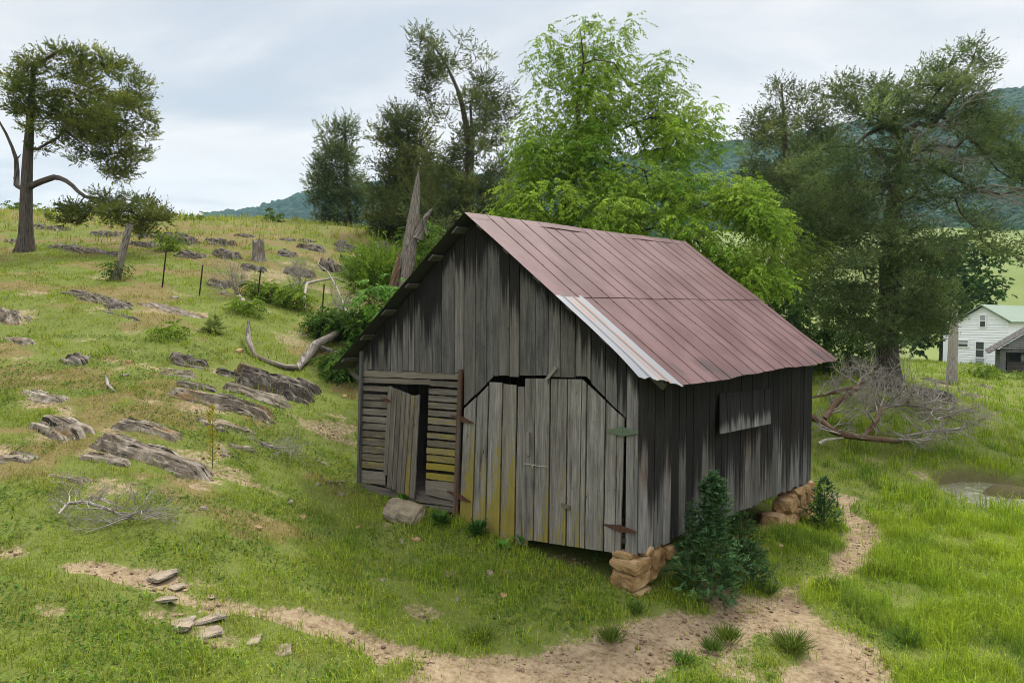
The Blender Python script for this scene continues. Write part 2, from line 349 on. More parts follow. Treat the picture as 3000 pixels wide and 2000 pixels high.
def mat_panel():
    m, nt = newmat('bare_galvanised_panel'); pc = attr(nt, 'pc').outputs['Vector']; c = attr(nt, 'col')
    s = node(nt, 'ShaderNodeSeparateColor', {0: c.outputs['Color']}); a = noise(nt, vmul(nt, pc, (9, 1, 1)), 1, 4)
    col = mix(nt, a, (.165, .172, .184), (.225, .235, .25))
    rs = sstep(nt, mth(nt, 'ADD', s.outputs[1], mth(nt, 'MULTIPLY', mth(nt, 'SUBTRACT', noise(nt, vmul(nt, pc, (30, .9, 1)), 1, 3), .5), .9)), .4, .6)
    col = mix(nt, mth(nt, 'MULTIPLY', rs, .9), col, (.30, .12, .05))
    finish(nt, pbsdf(nt, col, .42, .25, None, .5)); return m
M['roof'] = mat_roof(); M['panel'] = mat_panel()
def mat_ground():
    m, nt = newmat('pasture_ground'); c = attr(nt, 'col'); s = node(nt, 'ShaderNodeSeparateColor', {0: c.outputs['Color']})
    g = node(nt, 'ShaderNodeTexCoord').outputs['Object']
    a = noise(nt, g, 2.5, 7, .65); b = noise(nt, g, 14, 6, .65); d = noise(nt, g, .35, 4, .6)
    grass = mix(nt, a, (.085, .110, .024), (.16, .185, .042))
    dry = mix(nt, b, (.115, .092, .034), (.215, .17, .07))
    soil = ramp(nt, mth(nt, 'ADD', mth(nt, 'MULTIPLY', a, .4), mth(nt, 'MULTIPLY', b, .6)), [(.34, (.085, .058, .034)), (.45, (.235, .172, .105)), (.62, (.35, .275, .175))])
    col = mix(nt, sstep(nt, mth(nt, 'ADD', s.outputs[1], mth(nt, 'MULTIPLY', mth(nt, 'SUBTRACT', a, .5), 1.2)), .3, .7), grass, dry)
    col = mix(nt, sstep(nt, mth(nt, 'ADD', s.outputs[0], mth(nt, 'MULTIPLY', mth(nt, 'SUBTRACT', b, .5), 1.5)), .25, .75), col, soil)
    col = mix(nt, mth(nt, 'MULTIPLY', s.outputs[2], .8), col, (.085, .06, .04))
    finish(nt, pbsdf(nt, col, .95, 0, bump(nt, mth(nt, 'ADD', b, mth(nt, 'MULTIPLY', a, .8)), .9, .06), .1)); return m
M['ground'] = mat_ground()
def mat_far(name, c0, c1, scale):
    m, nt = newmat(name); g = node(nt, 'ShaderNodeTexCoord').outputs['Object']
    a = noise(nt, g, scale, 6, .6); b = noise(nt, g, scale * 9, 5, .65)
    finish(nt, pbsdf(nt, mix(nt, mth(nt, 'ADD', mth(nt, 'MULTIPLY', a, .6), mth(nt, 'MULTIPLY', b, .4)), c0, c1), .95, 0, None, .1)); return m
M['meadow'] = mat_far('far_meadow', (.095, .14, .034), (.19, .215, .068), .02)
M['hillfloor'] = mat_far('forest_floor', (.018, .034, .014), (.035, .06, .02), .03)
def mat_water():
    m, nt = newmat('muddy_water'); g = node(nt, 'ShaderNodeTexCoord').outputs['Object']
    a = noise(nt, g, 3.5, 5, .6); sc2 = sstep(nt, a, .50, .72)
    col = mix(nt, sc2, (.15, .145, .095), (.29, .29, .19))
    finish(nt, pbsdf(nt, col, mth(nt, 'ADD', .22, mth(nt, 'MULTIPLY', sc2, .5)), 0, bump(nt, noise(nt, g, 9, 3), .08, .02), .5)); return m
M['water'] = mat_water()
# ------------------------------------------------------------------ ground masks
def wl(pts): return np.array([tuple(ground(*p))[:2] for p in pts])
PATHS = [(wl([(260, 1650), (420, 1690), (560, 1745), (700, 1775), (850, 1810), (1050, 1870), (1250, 1915), (1450, 1950), (1650, 1930), (1850, 1890), (2050, 1832), (2200, 1790), (2340, 1722), (2470, 1660), (2530, 1605), (2510, 1540), (2458, 1455)]), .23),
         (wl([(1430, 1962), (1650, 1945), (1850, 1905), (2000, 1858), (2150, 1818), (2290, 1778)]), .46),
         (wl([(2200, 1800), (2330, 1835), (2450, 1880), (2490, 1960), (2420, 2090)]), .60),
         (wl([(1450, 1950), (1300, 1990), (1200, 2050)]), .32),
         (wl([(2450, 1670), (2535, 1600), (2500, 1520)]), .30)]
def polyd(x, y, pl):
    best = np.full(np.shape(x), 1e9)
    for a, b in zip(pl[:-1], pl[1:]):
        ab = b - a; t = np.clip(((x - a[0]) * ab[0] + (y - a[1]) * ab[1]) / (ab @ ab + 1e-9), 0, 1)
        best = np.minimum(best, np.hypot(x - a[0] - t * ab[0], y - a[1] - t * ab[1]))
    return best
BARE = [(wl([a])[0], r) for a, r in [((800, 1520), .3), ((880, 1480), .35), ((300, 1320), .4), ((120, 1180), .5), ((560, 1330), .35), ((640, 1330), .5), ((700, 1380), .45), ((150, 1580), .3), ((60, 1600), .35), ((350, 1430), .5),
        ((430, 910), .9), ((560, 920), .7), ((550, 1185), .5), ((640, 1200), .4), ((600, 1840), .3), ((640, 1880), .35), ((700, 1930), .35), ((480, 1790), .3), ((150, 1790), .3), ((330, 1250), .4), ((860, 1000), .6), ((60, 930), .8),
        ((1250, 1800), .25), ((1000, 1750), .25), ((1350, 1720), .22), ((1150, 1900), .4), ((2150, 1960), .5), ((2700, 1390), .4), ((950, 780), 2), ((800, 800), 1.8), ((2850, 1190), .8), ((2780, 1130), 1)]]
def masks(x, y):
    x = np.asarray(x, float); y = np.asarray(y, float)
    wob = (fbm(x * 1.6, y * 1.6, 21, 4) - .5)
    near = (np.abs(x) < 40) & (y > -5) & (y < 60)
    dirt = np.zeros(x.shape)
    for pl, wd in PATHS: dirt = np.maximum(dirt, S(polyd(x, y, pl) + wob * .75, wd * 1.25, wd * .55))
    for c, r in BARE: dirt = np.maximum(dirt, .55 * S(np.hypot(x - c[0], (y - c[1])) + wob * r * 2.2, r * .95, r * .35))
    hill = S(-x * 1.0 + (y - 10) * .12, .5, 4.5)
    pat = fbm(x * .55 + 4, y * .75, 33, 4)
    dry = S(pat + .08 * hill, .50, .74) * (.2 + .65 * hill) + .12 * hill * S(fbm(x * 2.3, y * 3.1, 37, 3), .5, .7)
    dry = np.maximum(dry, S(y, 26, 40) * S(-x, -6, 4) * .45)
    dirt = np.maximum(dirt, S(fbm(x * 1.1, y * 1.4, 41, 4) + .05 * hill, .66, .82) * .6 * near)
    mud = S(pond_f(x, y), 1.12, .98)
    spots = S(fbm(x * 2.6, y * 2.6, 51, 3), .60, .72) * S(x, 1.5, 4) * (dirt > .5) * .55
    return dirt, dry, np.maximum(mud * .9, spots), hill
# ground sheet
def axis(c, n, k, m):
    s = np.linspace(-1, 1, n); a = np.sinh(k * s); return c + a / a[-1] * m
gx = axis(0, 560, 5.4, 420); gy = axis(9.5, 560, 5.4, 420)
X, Y = np.meshgrid(gx, gy); Z = H(X, Y); Z = np.where(np.hypot(X, Y) > 170, Z - S(np.hypot(X, Y), 170, 400) * 6, Z)
d_, dr_, mu_, _ = masks(X, Y)
Z = Z - .05 * d_ * (np.hypot(X, Y) < 60)
nx, ny = len(gx), len(gy); I = np.arange(nx * ny).reshape(ny, nx)
fq = np.stack([I[:-1, :-1], I[:-1, 1:], I[1:, 1:], I[1:, :-1]], -1).reshape(-1, 4)
go = mesh('ground', np.stack([X, Y, Z], -1), [fq], M['ground'], attrs={'col': np.stack([d_, dr_, mu_, np.ones_like(d_)], -1)}, smooth=True); go['kind'] = 'structure'
# pond
a = np.linspace(0, 2 * math.pi, 64, endpoint=False)
wz = float(np.min(H(PONDC.x + 1.75 * np.cos(a), PONDC.y + 2.2 * np.sin(a)))) - .015
pv = [(PONDC.x, PONDC.y, wz)] + [(PONDC.x + 1.75 * math.cos(t), PONDC.y + 2.2 * math.sin(t), wz) for t in a]
po = mesh('pond_water', pv, [np.array([(0, 1 + i, 1 + (i + 1) % 64) for i in range(64)])], M['water'], base=(PONDC.x, PONDC.y, wz)); po['kind'] = 'structure'
# meadow hill and mountain, laid out by depth and sideways slope
def fan(name, t, d, zf, mat):
    T, D = np.meshgrid(t, d); Xf, Yf = T * D, D; Zf = zf(T, D)
    I = np.arange(T.size).reshape(T.shape)
    o = mesh(name, np.stack([Xf, Yf, Zf], -1), [np.stack([I[:-1, :-1], I[:-1, 1:], I[1:, 1:], I[1:, :-1]], -1).reshape(-1, 4)], mat, smooth=True); o['kind'] = 'structure'; return o
def z_meadow(T, D):
    top = np.interp(T, [-.2, .1, .3, .74, 1.2], [.02, .10, .15, .165, .16])
    return -4 + (top * 310 + 8) * S(D, 85, 400) + (fbm(T * D * .02, D * .02, 5, 4) - .5) * 7 * S(D, 100, 200)
fan('meadow_hill', np.linspace(-.1, 1.3, 90), np.linspace(85, 340, 60), z_meadow, M['meadow'])
RT = np.array([(a - 1500) / F for a in (-2500, 300, 560, 640, 760, 870, 930, 1060, 1300, 1535, 1860, 2100, 2400, 2700, 2900, 3000, 3300, 4200)])
RE = np.array([(1000 - b) / F - PIT for b in (800, 690, 650, 632, 616, 580, 568, 545, 520, 500, 455, 425, 380, 320, 268, 258, 240, 330)])
RD = np.array([1500, 1450, 1400, 1350, 1300, 1250, 1200, 1100, 1000, 950, 900, 860, 800, 760, 720, 700, 680, 700])
def z_mount(T, D):
    e = np.interp(T, RT, RE); rd = np.interp(T, RT, RD); d0 = rd * .42
    q = (D - d0) / (rd - d0)
    prof = np.where(q < 1, np.clip(q, -.1, 1) ** .85 if False else S(q, -.15, 1.25) / S(1., -.15, 1.25), 1 - (q - 1) * .6)
    base = np.interp(T, [-.5, 0, .3, .8], [-10, -5, 20, 38])
    return base - 14 + (e * rd + 3.6 - base + 6) * prof + (fbm(T * D * .012, D * .012, 15, 4) - .5) * 26 * S(q, 0, .4) * S(q, 1.0, .75)
mt = np.linspace(-1.0, 1.3, 200); mdn = np.linspace(0, 1, 60)
Tm, Qm = np.meshgrid(mt, mdn); Dm = np.interp(Tm, RT, RD) * (.40 + .75 * Qm)
Im = np.arange(Tm.size).reshape(Tm.shape)
mo = mesh('mountain', np.stack([Tm * Dm, Dm, z_mount(Tm, Dm)], -1), [np.stack([Im[:-1, :-1], Im[:-1, 1:], Im[1:, 1:], Im[1:, :-1]], -1).reshape(-1, 4)], M['hillfloor'], smooth=True); mo['kind'] = 'structure'
# forest on the mountain: one mass of crowns
def ico(sub):
    import bmesh
    bm = bmesh.new(); bmesh.ops.create_icosphere(bm, subdivisions=sub, radius=1)
    v = np.array([tuple(q.co) for q in bm.verts]); f = np.array([[q.index for q in p.verts] for p in bm.faces]); bm.free(); return v, f
rng = np.random.default_rng(5)
iv, if_ = ico(2)
def blobs(name, cx, cy, cz, rad, colr, mat, squash=.95):
    n = len(cx); lump = 1 + .33 * (rng.random((n, len(iv), 1)) - .5) + .12 * np.sin(iv[None, :, :1] * 5 + rng.random((n, 1, 1)) * 9) 
    V = iv[None] * lump * rad[:, None, None] * np.array([1, 1, squash]) + np.stack([cx, cy, cz], -1)[:, None]
    Fc = (if_[None] + (np.arange(n) * len(iv))[:, None, None]).reshape(-1, 3)
    cc = np.repeat(colr[:, None], len(iv), 1) * (.8 + .4 * rng.random((n, len(iv), 1)))
    return mesh(name, V, [Fc], mat, attrs={'col': cc.reshape(-1, 3)}, smooth=False)
n = 20000
tt = np.concatenate([rng.uniform(-.5, 1.0, n * 6 // 10), rng.uniform(.25, 1.0, n * 4 // 10)]); q = rng.uniform(.0, 1.03, n) ** .8
rd = np.interp(tt, RT, RD); dd = rd * (.42 + .58 * q)
rad = rng.uniform(.6, 1.25, n) * (2.6 + dd * .0040)
hue = fbm(tt * dd * .02, dd * .02, 61, 3)[:, None] + rng.uniform(-.25, .25, (n, 1))
cl = np.array([.014, .046, .022]) * (1 - np.clip(hue, 0, 1)) + np.array([.050, .110, .040]) * np.clip(hue, 0, 1)
fo = blobs('forest', tt * dd, dd, z_mount(tt, dd) + rad * .55, rad, cl, M['needle']); fo['kind'] = 'stuff'
fo['label'] = 'blue green forest covering the mountain far behind'; fo['category'] = 'forest'
# ------------------------------------------------------------------ haze
def haze():
    m, nt = newmat('haze_air'); v = node(nt, 'ShaderNodeVolumePrincipled', {'Color': (.50, .82, 1.0), 'Density': .00015, 'Anisotropy': .2})
    nt.links.new(v.outputs[0], node(nt, 'ShaderNodeOutputMaterial').inputs[1])
    b = MB(); b.box((-1500, -460, -32), (3000, 0, 0), (0, 2130, 0), (0, 0, 352)); o = b.build('haze', m); o['kind'] = 'stuff'
    o['label'] = 'thin bluish haze in the valley air'; o['category'] = 'haze'
haze()
# ================================================================== THE BARN
random.seed(3)
ZB = .526
barn = thing('barn', 'weathered grey board barn with a faded red metal roof', 'barn', bp(BW / 2, BL / 2, .4))
RC = {'F': (BW / 2, -.288, ZB + 4.668), 'R': (BW + .44, -.288, ZB + 2.207), 'B': (BW / 2, BL + .173, ZB + 4.816), 'RB': (BW + .44, BL + .173, ZB + 2.285),
      'L': (-.495, -.288, ZB + 2.121), 'LB': (-.495, BL + .173, ZB + 2.15)}
RCW = {k: bp(*v) for k, v in RC.items()}
def patch(a, t, left=False):
    e0, e1 = (RCW['L'], RCW['LB']) if left else (RCW['R'], RCW['RB'])
    r = RCW['F'].lerp(RCW['B'], a); e = e0.lerp(e1, a); return r.lerp(e, t)
def pnorm(left=False):
    e = RCW['L' if left else 'R'] - RCW['F']; n = e.cross(RCW['B'] - RCW['F']).normalized(); return n if n.z > 0 else -n
def roofat(px, py):
    r = ray(px, py); n = pnorm(); q = CAM + r * ((RCW['F'] - CAM).dot(n) / r.dot(n)); a, t = .3, .5
    for _ in range(30):
        p = patch(a, t); da = patch(a + .001, t) - p; dt = patch(a, t + .001) - p; e = q - p
        A = np.array([list(da * 1000), list(dt * 1000)]).T; s = np.linalg.lstsq(A, np.array(list(e)), rcond=None)[0]; a += s[0]; t += s[1]
    return a, t
def roofz(u, v=0.0):
    a = (v + .288) / (BL + .461)
    if u >= BW / 2: t = (u - BW / 2) / (BW / 2 + .44); return patch(a, t).z
    t = (BW / 2 - u) / (BW / 2 + .495); return patch(a, t, True).z
def plank(mb, to3, quad, off=0, th=.024, horiz=False, tone=None, stain=None, lichen=None, rust=None, nseg=9, jit=.004, tilt=.006):
    bl, br, tr, tl = [Vector((a[0], a[1])) for a in quad]
    if horiz: bl, br, tr, tl = bl, tl, tr, br     # long axis runs along u
    rn = random.random() * 20; tone = random.uniform(.22, .62) if tone is None else tone
    tl_o, bl_o = random.uniform(-tilt, tilt), random.uniform(-tilt, tilt); vs = []; cols = []; pcs = []; wd = (br - bl).length; ln = (tl - bl).length
    for k in range(nseg + 1):
        f = k / nseg; l = bl.lerp(tl, f); r = br.lerp(tr, f); e = (r - l).normalized()
        l = l + e * random.uniform(0, jit); r = r - e * random.uniform(0, jit); o = off + bl_o * (1 - f) + tl_o * f
        cup = random.uniform(-.002, .002)
        for q, oo, ac in ((l, o + th, 0), (r, o + th + cup, wd), (r, o, wd + .02), (l, o, -.02)):
            vs.append(to3(q[0], q[1], oo)); pcs.append((ac + rn, f * ln + rn * 1.7, rn))
            cols.append((tone, stain(q[0], q[1], rn) if stain else 0, lichen(q[0], q[1], rn) if lichen else 0, rust(q[0], q[1], rn) if rust else 0))
    fs = []
    for k in range(nseg):
        a, b = 4 * k, 4 * k + 4
        fs += [(a + i, a + (i + 1) % 4, b + (i + 1) % 4, b + i) for i in range(4)]
    fs += [(3, 2, 1, 0), tuple(4 * nseg + i for i in range(4))]
    mb.add(vs, fs, cols, pcs)
f3 = lambda u, z, o: bp(u, 0, z) + FN * o
s3 = lambda v, z, o: bp(BW, v, z) + SN * o
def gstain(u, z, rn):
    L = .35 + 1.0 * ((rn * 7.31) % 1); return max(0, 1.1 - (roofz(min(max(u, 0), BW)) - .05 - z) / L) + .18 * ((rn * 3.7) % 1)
FX = lambda px, py: front(px, py)[0]
FZ = lambda px, py: front(px, py)[1]
# --- front gable boards: bottom follows the slat panel head, the cut above the doors, and the sill at the corner
seams = [1063, 1081, 1094, 1111, 1129, 1148, 1167, 1183, 1199, 1217, 1234, 1269, 1296, 1335, 1362, 1395, 1429, 1464, 1495, 1524, 1571, 1609, 1644, 1688, 1735, 1777, 1812, 1838]
cut = [(1060, 1082), (1348, 1093), (1361.9, 1094), (1362, 1190), (1449, 1099), (1720, 1103), (1834, 1222), (1839, 1229)]
cu = [front(*c) for c in cut]
def cutz(u): return float(np.interp(u, [c[0] for c in cu], [c[1] for c in cu]))
su = [max(FX(s, 1090), 0.0) if s < 1400 else FX(s, 1085) for s in seams]; su[0] = 0; su[-1] = FX(1836, 1230) + .004
mb = MB()
for a, b in zip(su[:-1], su[1:]):
    mids = [x for x in (BW / 2,) + tuple(c[0] for c in cu) if a + .03 < x < b - .03]
    xs = [a + .003] + mids + [b - random.uniform(.005, .013)]
    tn = random.uniform(.2, .55); st = random.getstate()
    dz = random.uniform(-.02, .012)
    for x0, x1 in zip(xs[:-1], xs[1:]):
        random.setstate(st)
        e = .002
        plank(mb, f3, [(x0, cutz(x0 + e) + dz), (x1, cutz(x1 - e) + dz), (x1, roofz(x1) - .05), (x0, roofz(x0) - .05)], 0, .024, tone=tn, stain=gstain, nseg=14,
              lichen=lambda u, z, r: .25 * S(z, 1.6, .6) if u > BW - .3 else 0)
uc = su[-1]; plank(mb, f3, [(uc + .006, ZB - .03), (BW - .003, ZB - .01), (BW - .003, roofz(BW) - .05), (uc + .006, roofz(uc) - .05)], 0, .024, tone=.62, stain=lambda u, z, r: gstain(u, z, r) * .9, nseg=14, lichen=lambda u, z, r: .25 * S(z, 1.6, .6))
mb.build('front_wall', M['board'], barn)
# --- slatted bay: rails, slats, wide bottom boards
mb = MB()
def q4(pts): return [front(*p) for p in pts]
def z1(x, y): return (950 + x * .3444, 1020 + y * .3444)
def slat(x0, x1, yl0, yl1, yr0, yr1, lich=0, off=0, ten=None):
    plank(mb, f3, q4([z1(x0, yl1), z1(x1, yr1), z1(x1, yr0), z1(x0, yl0)]), off, .012, True, nseg=8, jit=.007, tilt=.007, lichen=lambda u, z, r: lich * (.6 + .6 * ((r * 5.1) % 1)), tone=random.uniform(.35, .75))
slat(326, 1157, 182, 240, 212, 270); slat(326, 905, 245, 292, 265, 312); slat(905, 1157, 272, 318, 284, 340)
def edge(xa, xb, y): return xa + (xb - xa) * (y - 315) / 700
for yl, yh in [(315, 360), (385, 432), (442, 494), (507, 560), (572, 622), (632, 684), (696, 748), (757, 816), (822, 882), (888, 946), (952, 1012)]:
    ex = edge(556, 522, yl); slat(edge(326, 304, yl), ex, yl, yh, yl + 9 + (yl - 315) * .018, yh + 12 + (yl - 315) * .018, .2 + yl / 3000)
slat(302, 524, 1033, 1138, 1052, 1162, .1)
for k, (yl, yh) in enumerate([(337, 388), (397, 447), (457, 507), (521, 573), (586, 640), (650, 698), (714, 762), (777, 830), (840, 892), (901, 957), (970, 1026), (1053, 1108)]):
    dx = 893 - (yl - 337) * .034; slat(dx, 1155 - (yl - 337) * .04, yl, yh, yl + 16 + k * .9, yh + 18 + k * 1.2, .25 + .05 * k + (.35 if k > 9 else 0))
slat(868, 1118, 1118, 1236, 1140, 1305, .42)
mb.build('slat_panel', M['slat'], barn)
mb = MB(); plank(mb, f3, q4([z1(300, 1135), z1(320, 1140), z1(345, 20), z1(325, 30)]), .025, .05, tone=.25); mb.build('corner_post', M['board'], barn)
mb = MB(); plank(mb, f3, q4([z1(1112, 1480), z1(1148, 1485), z1(1194, 178), z1(1160, 178)]), .027, .035, tone=.35, rust=lambda u, z, r: .75, lichen=lambda u, z, r: .5 * S(z, 1.0, .6)); mb.build('door_post', M['slat'], barn)
mb = MB()
for y0, y1, dz in ((1165, 1240, 0), (1250, 1330, -.0)):
    plank(mb, f3, q4([z1(330 if y0 < 1200 else 600, y1 + (60 if y0 > 1200 else 0)), z1(1108, 1392 if y0 > 1200 else 1345), z1(1108, 1310 if y0 < 1200 else 1350), z1(330 if y0 < 1200 else 600, y0 + (-12 if y0 < 1200 else 50))]), -.03, .05, True, tone=.5, nseg=10)
mb.build('sill_beam', M['slat'], barn)
# --- little slatted door hanging askew
sdoor = None; mb = MB()
tx = [600, 646, 683, 722, 762, 800, 841]; bx = [556, 598, 634, 670, 706, 745, 792]; ty = [334, 346, 362, 376, 396, 398, 392]; by = [1185, 1202, 1220, 1236, 1252, 1268, 1170]
for k in range(6):
    L = [.25, .3, .35, .45, .85, .2][k]
    y0 = by[k] if k < 5 else 1270
    plank(mb, f3, q4([z1(bx[k] + 2, y0 - 8), z1(bx[k + 1] - 2, y0), z1(tx[k + 1] - 2, ty[k + 1] if k < 5 else 390), z1(tx[k] + 2, ty[k])]), .045 + .004 * (k % 2), .022, tone=random.uniform(.35, .6), lichen=lambda u, z, r, L=L: L * (.55 + .45 * S(z, 1.6, .7)))
sdoor = mb.build('slatted_door', M['slat'], barn)
mb = MB(); plank(mb, f3, q4([z1(524, 1070), z1(556, 1075), z1(600, 322), z1(566, 320)]), .03, .03, tone=.5); mb.build('hanging_stile', M['slat'], sdoor)
def hinge(parent, a, b, hh, mat, off=.05):
    (u0, z0), (u1, z1_) = front(*a), front(*b); um, zm = (u0 + u1) / 2, (z0 + z1_) / 2; m = MB()
    pts = [(u0, z0, .012), (um - .02, zm, hh), (um + .02, zm, hh), (u1, z1_, .012)]
    vs = []
    for o in (off, off + .006):
        vs += [f3(u, z + h, o) for u, z, h in pts] + [f3(u, z - h, o) for u, z, h in reversed(pts)]
    fs = [tuple(range(7, -1, -1)), tuple(range(8, 16))] + [(i, (i + 1) % 8, 8 + (i + 1) % 8, 8 + i) for i in range(8)]
    m.add(vs, fs)
    m.tube([f3(um, zm - hh * 1.1, off + .008), f3(um, zm + hh * 1.1, off + .008)], [.009] * 2, 6)
    for f in (.18, .34, .66, .82):
        q = f3(u0 + (u1 - u0) * f, z0 + (z1_ - z0) * f, off + .006); m.tube([q, q + FN * .006], [.008, .005], 6)
    m.build('hinge', mat, parent)
hinge(sdoor, z1(512, 425), z1(592, 448), .03, M['rust'], .07)
# --- double doors
def z2(x, y): return (1300 + x * .4145, 1050 + y * .4145)
def lich_door(L):
    return lambda u, z, r: (L + .12) * (.30 + .80 * S(z, 2.5, .7))
def edge_lich(L, b0, b1, t0, t1):      # lichen gathers along the right-hand edge of the wetter boards
    g = lich_door(L)
    def f(u, z, r):
        h = min(max((z - .6) / 2.3, 0), 1); a = b0 + (t0 - b0) * h; b = b1 + (t1 - b1) * h; e = min(max((u - a) / (b - a + 1e-6), 0), 1)
        return g(u, z, r) * (.30 + .95 * e) + .55 * L * float(S(z, .95, .55))
    return f
def leaf(boards, tones, name, off=.004):
    m = MB()
    for (tx0, tx1, ty0, ty1, bx0, bx1, by0, by1, L), tn in zip(boards, tones):
        plank(m, f3, q4([z2(bx0 + 2, by0), z2(bx1 - 2, by1), z2(tx1 - 2, ty1), z2(tx0 + 2, ty0)]), off, .026, tone=tn, nseg=12, lichen=edge_lich(L, FX(*z2(bx0, by0)), FX(*z2(bx1, by1)), FX(*z2(tx0, ty0)), FX(*z2(tx1, ty1))), jit=.007,
              stain=lambda u, z, r: .18 + .10 * ((r * 9.7) % 1))
    return m.build(name, M['door'], barn)
ld = leaf([(152, 240, 352, 272, 115, 207, 1168, 1180, .78), (246, 326, 268, 190, 209, 300, 1180, 1215, .45), (330, 425, 165, 170, 304, 400, 1225, 1258, .72), (429, 525, 178, 188, 404, 505, 1268, 1292, .68), (532, 578, 196, 200, 508, 600, 1296, 1326, .3)], [.5, .5, .62, .6, .45], 'barn_door')
rd_ = leaf([(580, 655, 140, 140, 572, 640, 1278, 1282, .30), (655, 757, 140, 142, 641, 744, 1282, 1298, .38), (763, 882, 143, 145, 750, 868, 1300, 1316, .36), (886, 985, 145, 146, 872, 966, 1318, 1330, .34), (985, 1019, 146, 178, 966, 1001, 1330, 1336, .30), (1022, 1150, 184, 300, 1004, 1132, 1338, 1354, .24), (1156, 1236, 308, 382, 1136, 1216, 1356, 1368, .14), (1236, 1287, 382, 424, 1216, 1256, 1368, 1374, .14)], [.42, .5, .5, .6, .6, .55, .62, .6], 'barn_door')
for dr, xs in ((ld, (180, 285, 378, 478, 555)), (rd_, (615, 705, 820, 940, 1085, 1195, 1260))):
    m = MB()
    for x in xs:
        for y in (432, 905):
            for dx in (-22, 20):
                q = f3(*front(*z2(x + dx, y + (x - 600) * .03 + random.uniform(-6, 6))), .032); m.tube([q, q + FN * .004], [.006, .004], 5)
    o = m.build('nails', M['rust'], dr); o['kind'] = 'stuff'
hinge(ld, (1327, 1216), (1393, 1238), .045, M['rust']); hinge(ld, (1316, 1436), (1384, 1467), .045, M['rust'])
hinge(rd_, (1783, 1260), (1876, 1264), .06, M['greenpaint']); hinge(rd_, (1777, 1534), (1870, 1556), .045, M['rust'])
mb = MB(); plank(mb, f3, q4([z2(603, 678), z2(623, 680), z2(625, 520), z2(603, 520)]), .034, .03, tone=.6, nseg=3); mb.build('door_handle', M['door'], rd_)
mb = MB(); plank(mb, f3, q4([z2(845, 1040), z2(906, 1060), z2(908, 1035), z2(847, 1014)]), .034, .03, True, tone=.4, nseg=3, lichen=lambda u, z, r: .4); mb.build('turn_button', M['slat'], rd_)
mb = MB(); pts = [f3(*front(*z2(x, y)), .045) for x, y in ((582, 738), (612, 742), (640, 748), (690, 756), (746, 761))]; mb.tube(pts, [.006] * 5, 5)
mb.tube([pts[2], pts[2] - Vector((0, 0, .05))], [.01, .006], 5); mb.build('tie_cord', M['rope'], rd_)
mb = MB(); plank(mb, f3, q4([z2(733, 140), z2(755, 148), z2(822, 68), z2(803, 52)]), .036, .03, tone=.7, nseg=3); mb.build('prop_board', M['door'], barn)
# --- side wall
mb = MB(); v = 0.0; k = 0
def sbot(v): return ZB + np.interp(v, [0, BL], [-.005, -.15])
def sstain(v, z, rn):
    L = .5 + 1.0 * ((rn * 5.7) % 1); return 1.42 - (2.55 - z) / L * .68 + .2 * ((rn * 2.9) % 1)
while v < BL - .02:
    wd = random.uniform(.17, .30) if k > 3 else [.20, .18, .24, .22][k]
    v1 = min(v + wd, BL)
    if BL - v1 < .1: v1 = BL
    zt = lambda vv: patch((vv + .288) / (BL + .461), 1).z + .26
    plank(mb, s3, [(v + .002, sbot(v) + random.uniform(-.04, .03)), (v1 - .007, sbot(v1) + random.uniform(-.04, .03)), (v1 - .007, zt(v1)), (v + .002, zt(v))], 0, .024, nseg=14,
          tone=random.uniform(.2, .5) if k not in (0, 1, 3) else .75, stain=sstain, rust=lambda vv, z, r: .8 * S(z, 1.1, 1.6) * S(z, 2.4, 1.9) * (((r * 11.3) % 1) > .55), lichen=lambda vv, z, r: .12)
    v = v1; k += 1
mb.build('side_wall', M['board'], barn)
mb = MB()
vT0, zT0 = side(2099, 1152); vT1, zT1 = side(2247, 1138); vB0, zB0 = side(2106, 1270, .14); vB1, zB1 = side(2253, 1240, .14)
for k in range(8):
    f0, f1 = k / 8, (k + 1) / 8
    rs = random.random() * 20
    L = lambda a, b, f: a + (b - a) * f
    vs = []; pcs = []; cs = []
    for r_ in range(5):
        g = r_ / 4
        for ff, oo in ((f0 + .004, .02), (f1 - .004, .02), (f1 - .004, 0), (f0 + .004, 0)):
            vv = L(L(vB0, vB1, ff), L(vT0, vT1, ff), g); zz = L(L(zB0, zB1, ff), L(zT0, zT1, ff), g)
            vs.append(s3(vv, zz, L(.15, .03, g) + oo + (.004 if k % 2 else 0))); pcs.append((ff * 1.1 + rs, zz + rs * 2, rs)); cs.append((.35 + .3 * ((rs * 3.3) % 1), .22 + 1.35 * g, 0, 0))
    mb.add(vs, [(4 * a + i, 4 * a + (i + 1) % 4, 4 * a + 4 + (i + 1) % 4, 4 * a + 4 + i) for a in range(4) for i in range(4)] + [(3, 2, 1, 0), (16, 17, 18, 19)], cs, pcs)
mb.build('shutter', M['board'], barn)
# --- hidden walls and floor
def pwall(name, to3, n, w_, bot, top):
    m = MB()
    for k in range(n):
        a, b = w_ * k / n, w_ * (k + 1) / n - .004; plank(m, to3, [(a, bot), (b, bot), (b, top(b)), (a, top(a))], 0, .024, nseg=4)
    m.build(name, M['board'], barn)
pwall('left_wall', lambda v, z, o: bp(0, v, z) - SN * o, 24, BL, .62, lambda v: patch((v + .288) / (BL + .461), 1, True).z + .25)
pwall('rear_wall', lambda u, z, o: bp(u, BL, z) - FN * o, 12, BW / 2, .5, lambda u: roofz(u, BL) - .05)
pwall('rear_wall', lambda u, z, o: bp(BW / 2 + u, BL, z) - FN * o, 12, BW / 2, .5, lambda u: roofz(BW / 2 + u, BL) - .05)
mb = MB(); mb.box(bp(.05, .05, .60), BU * (BW - .1), BV * (BL - .1), (0, 0, .06)); mb.build('floor', M['slat'], barn)
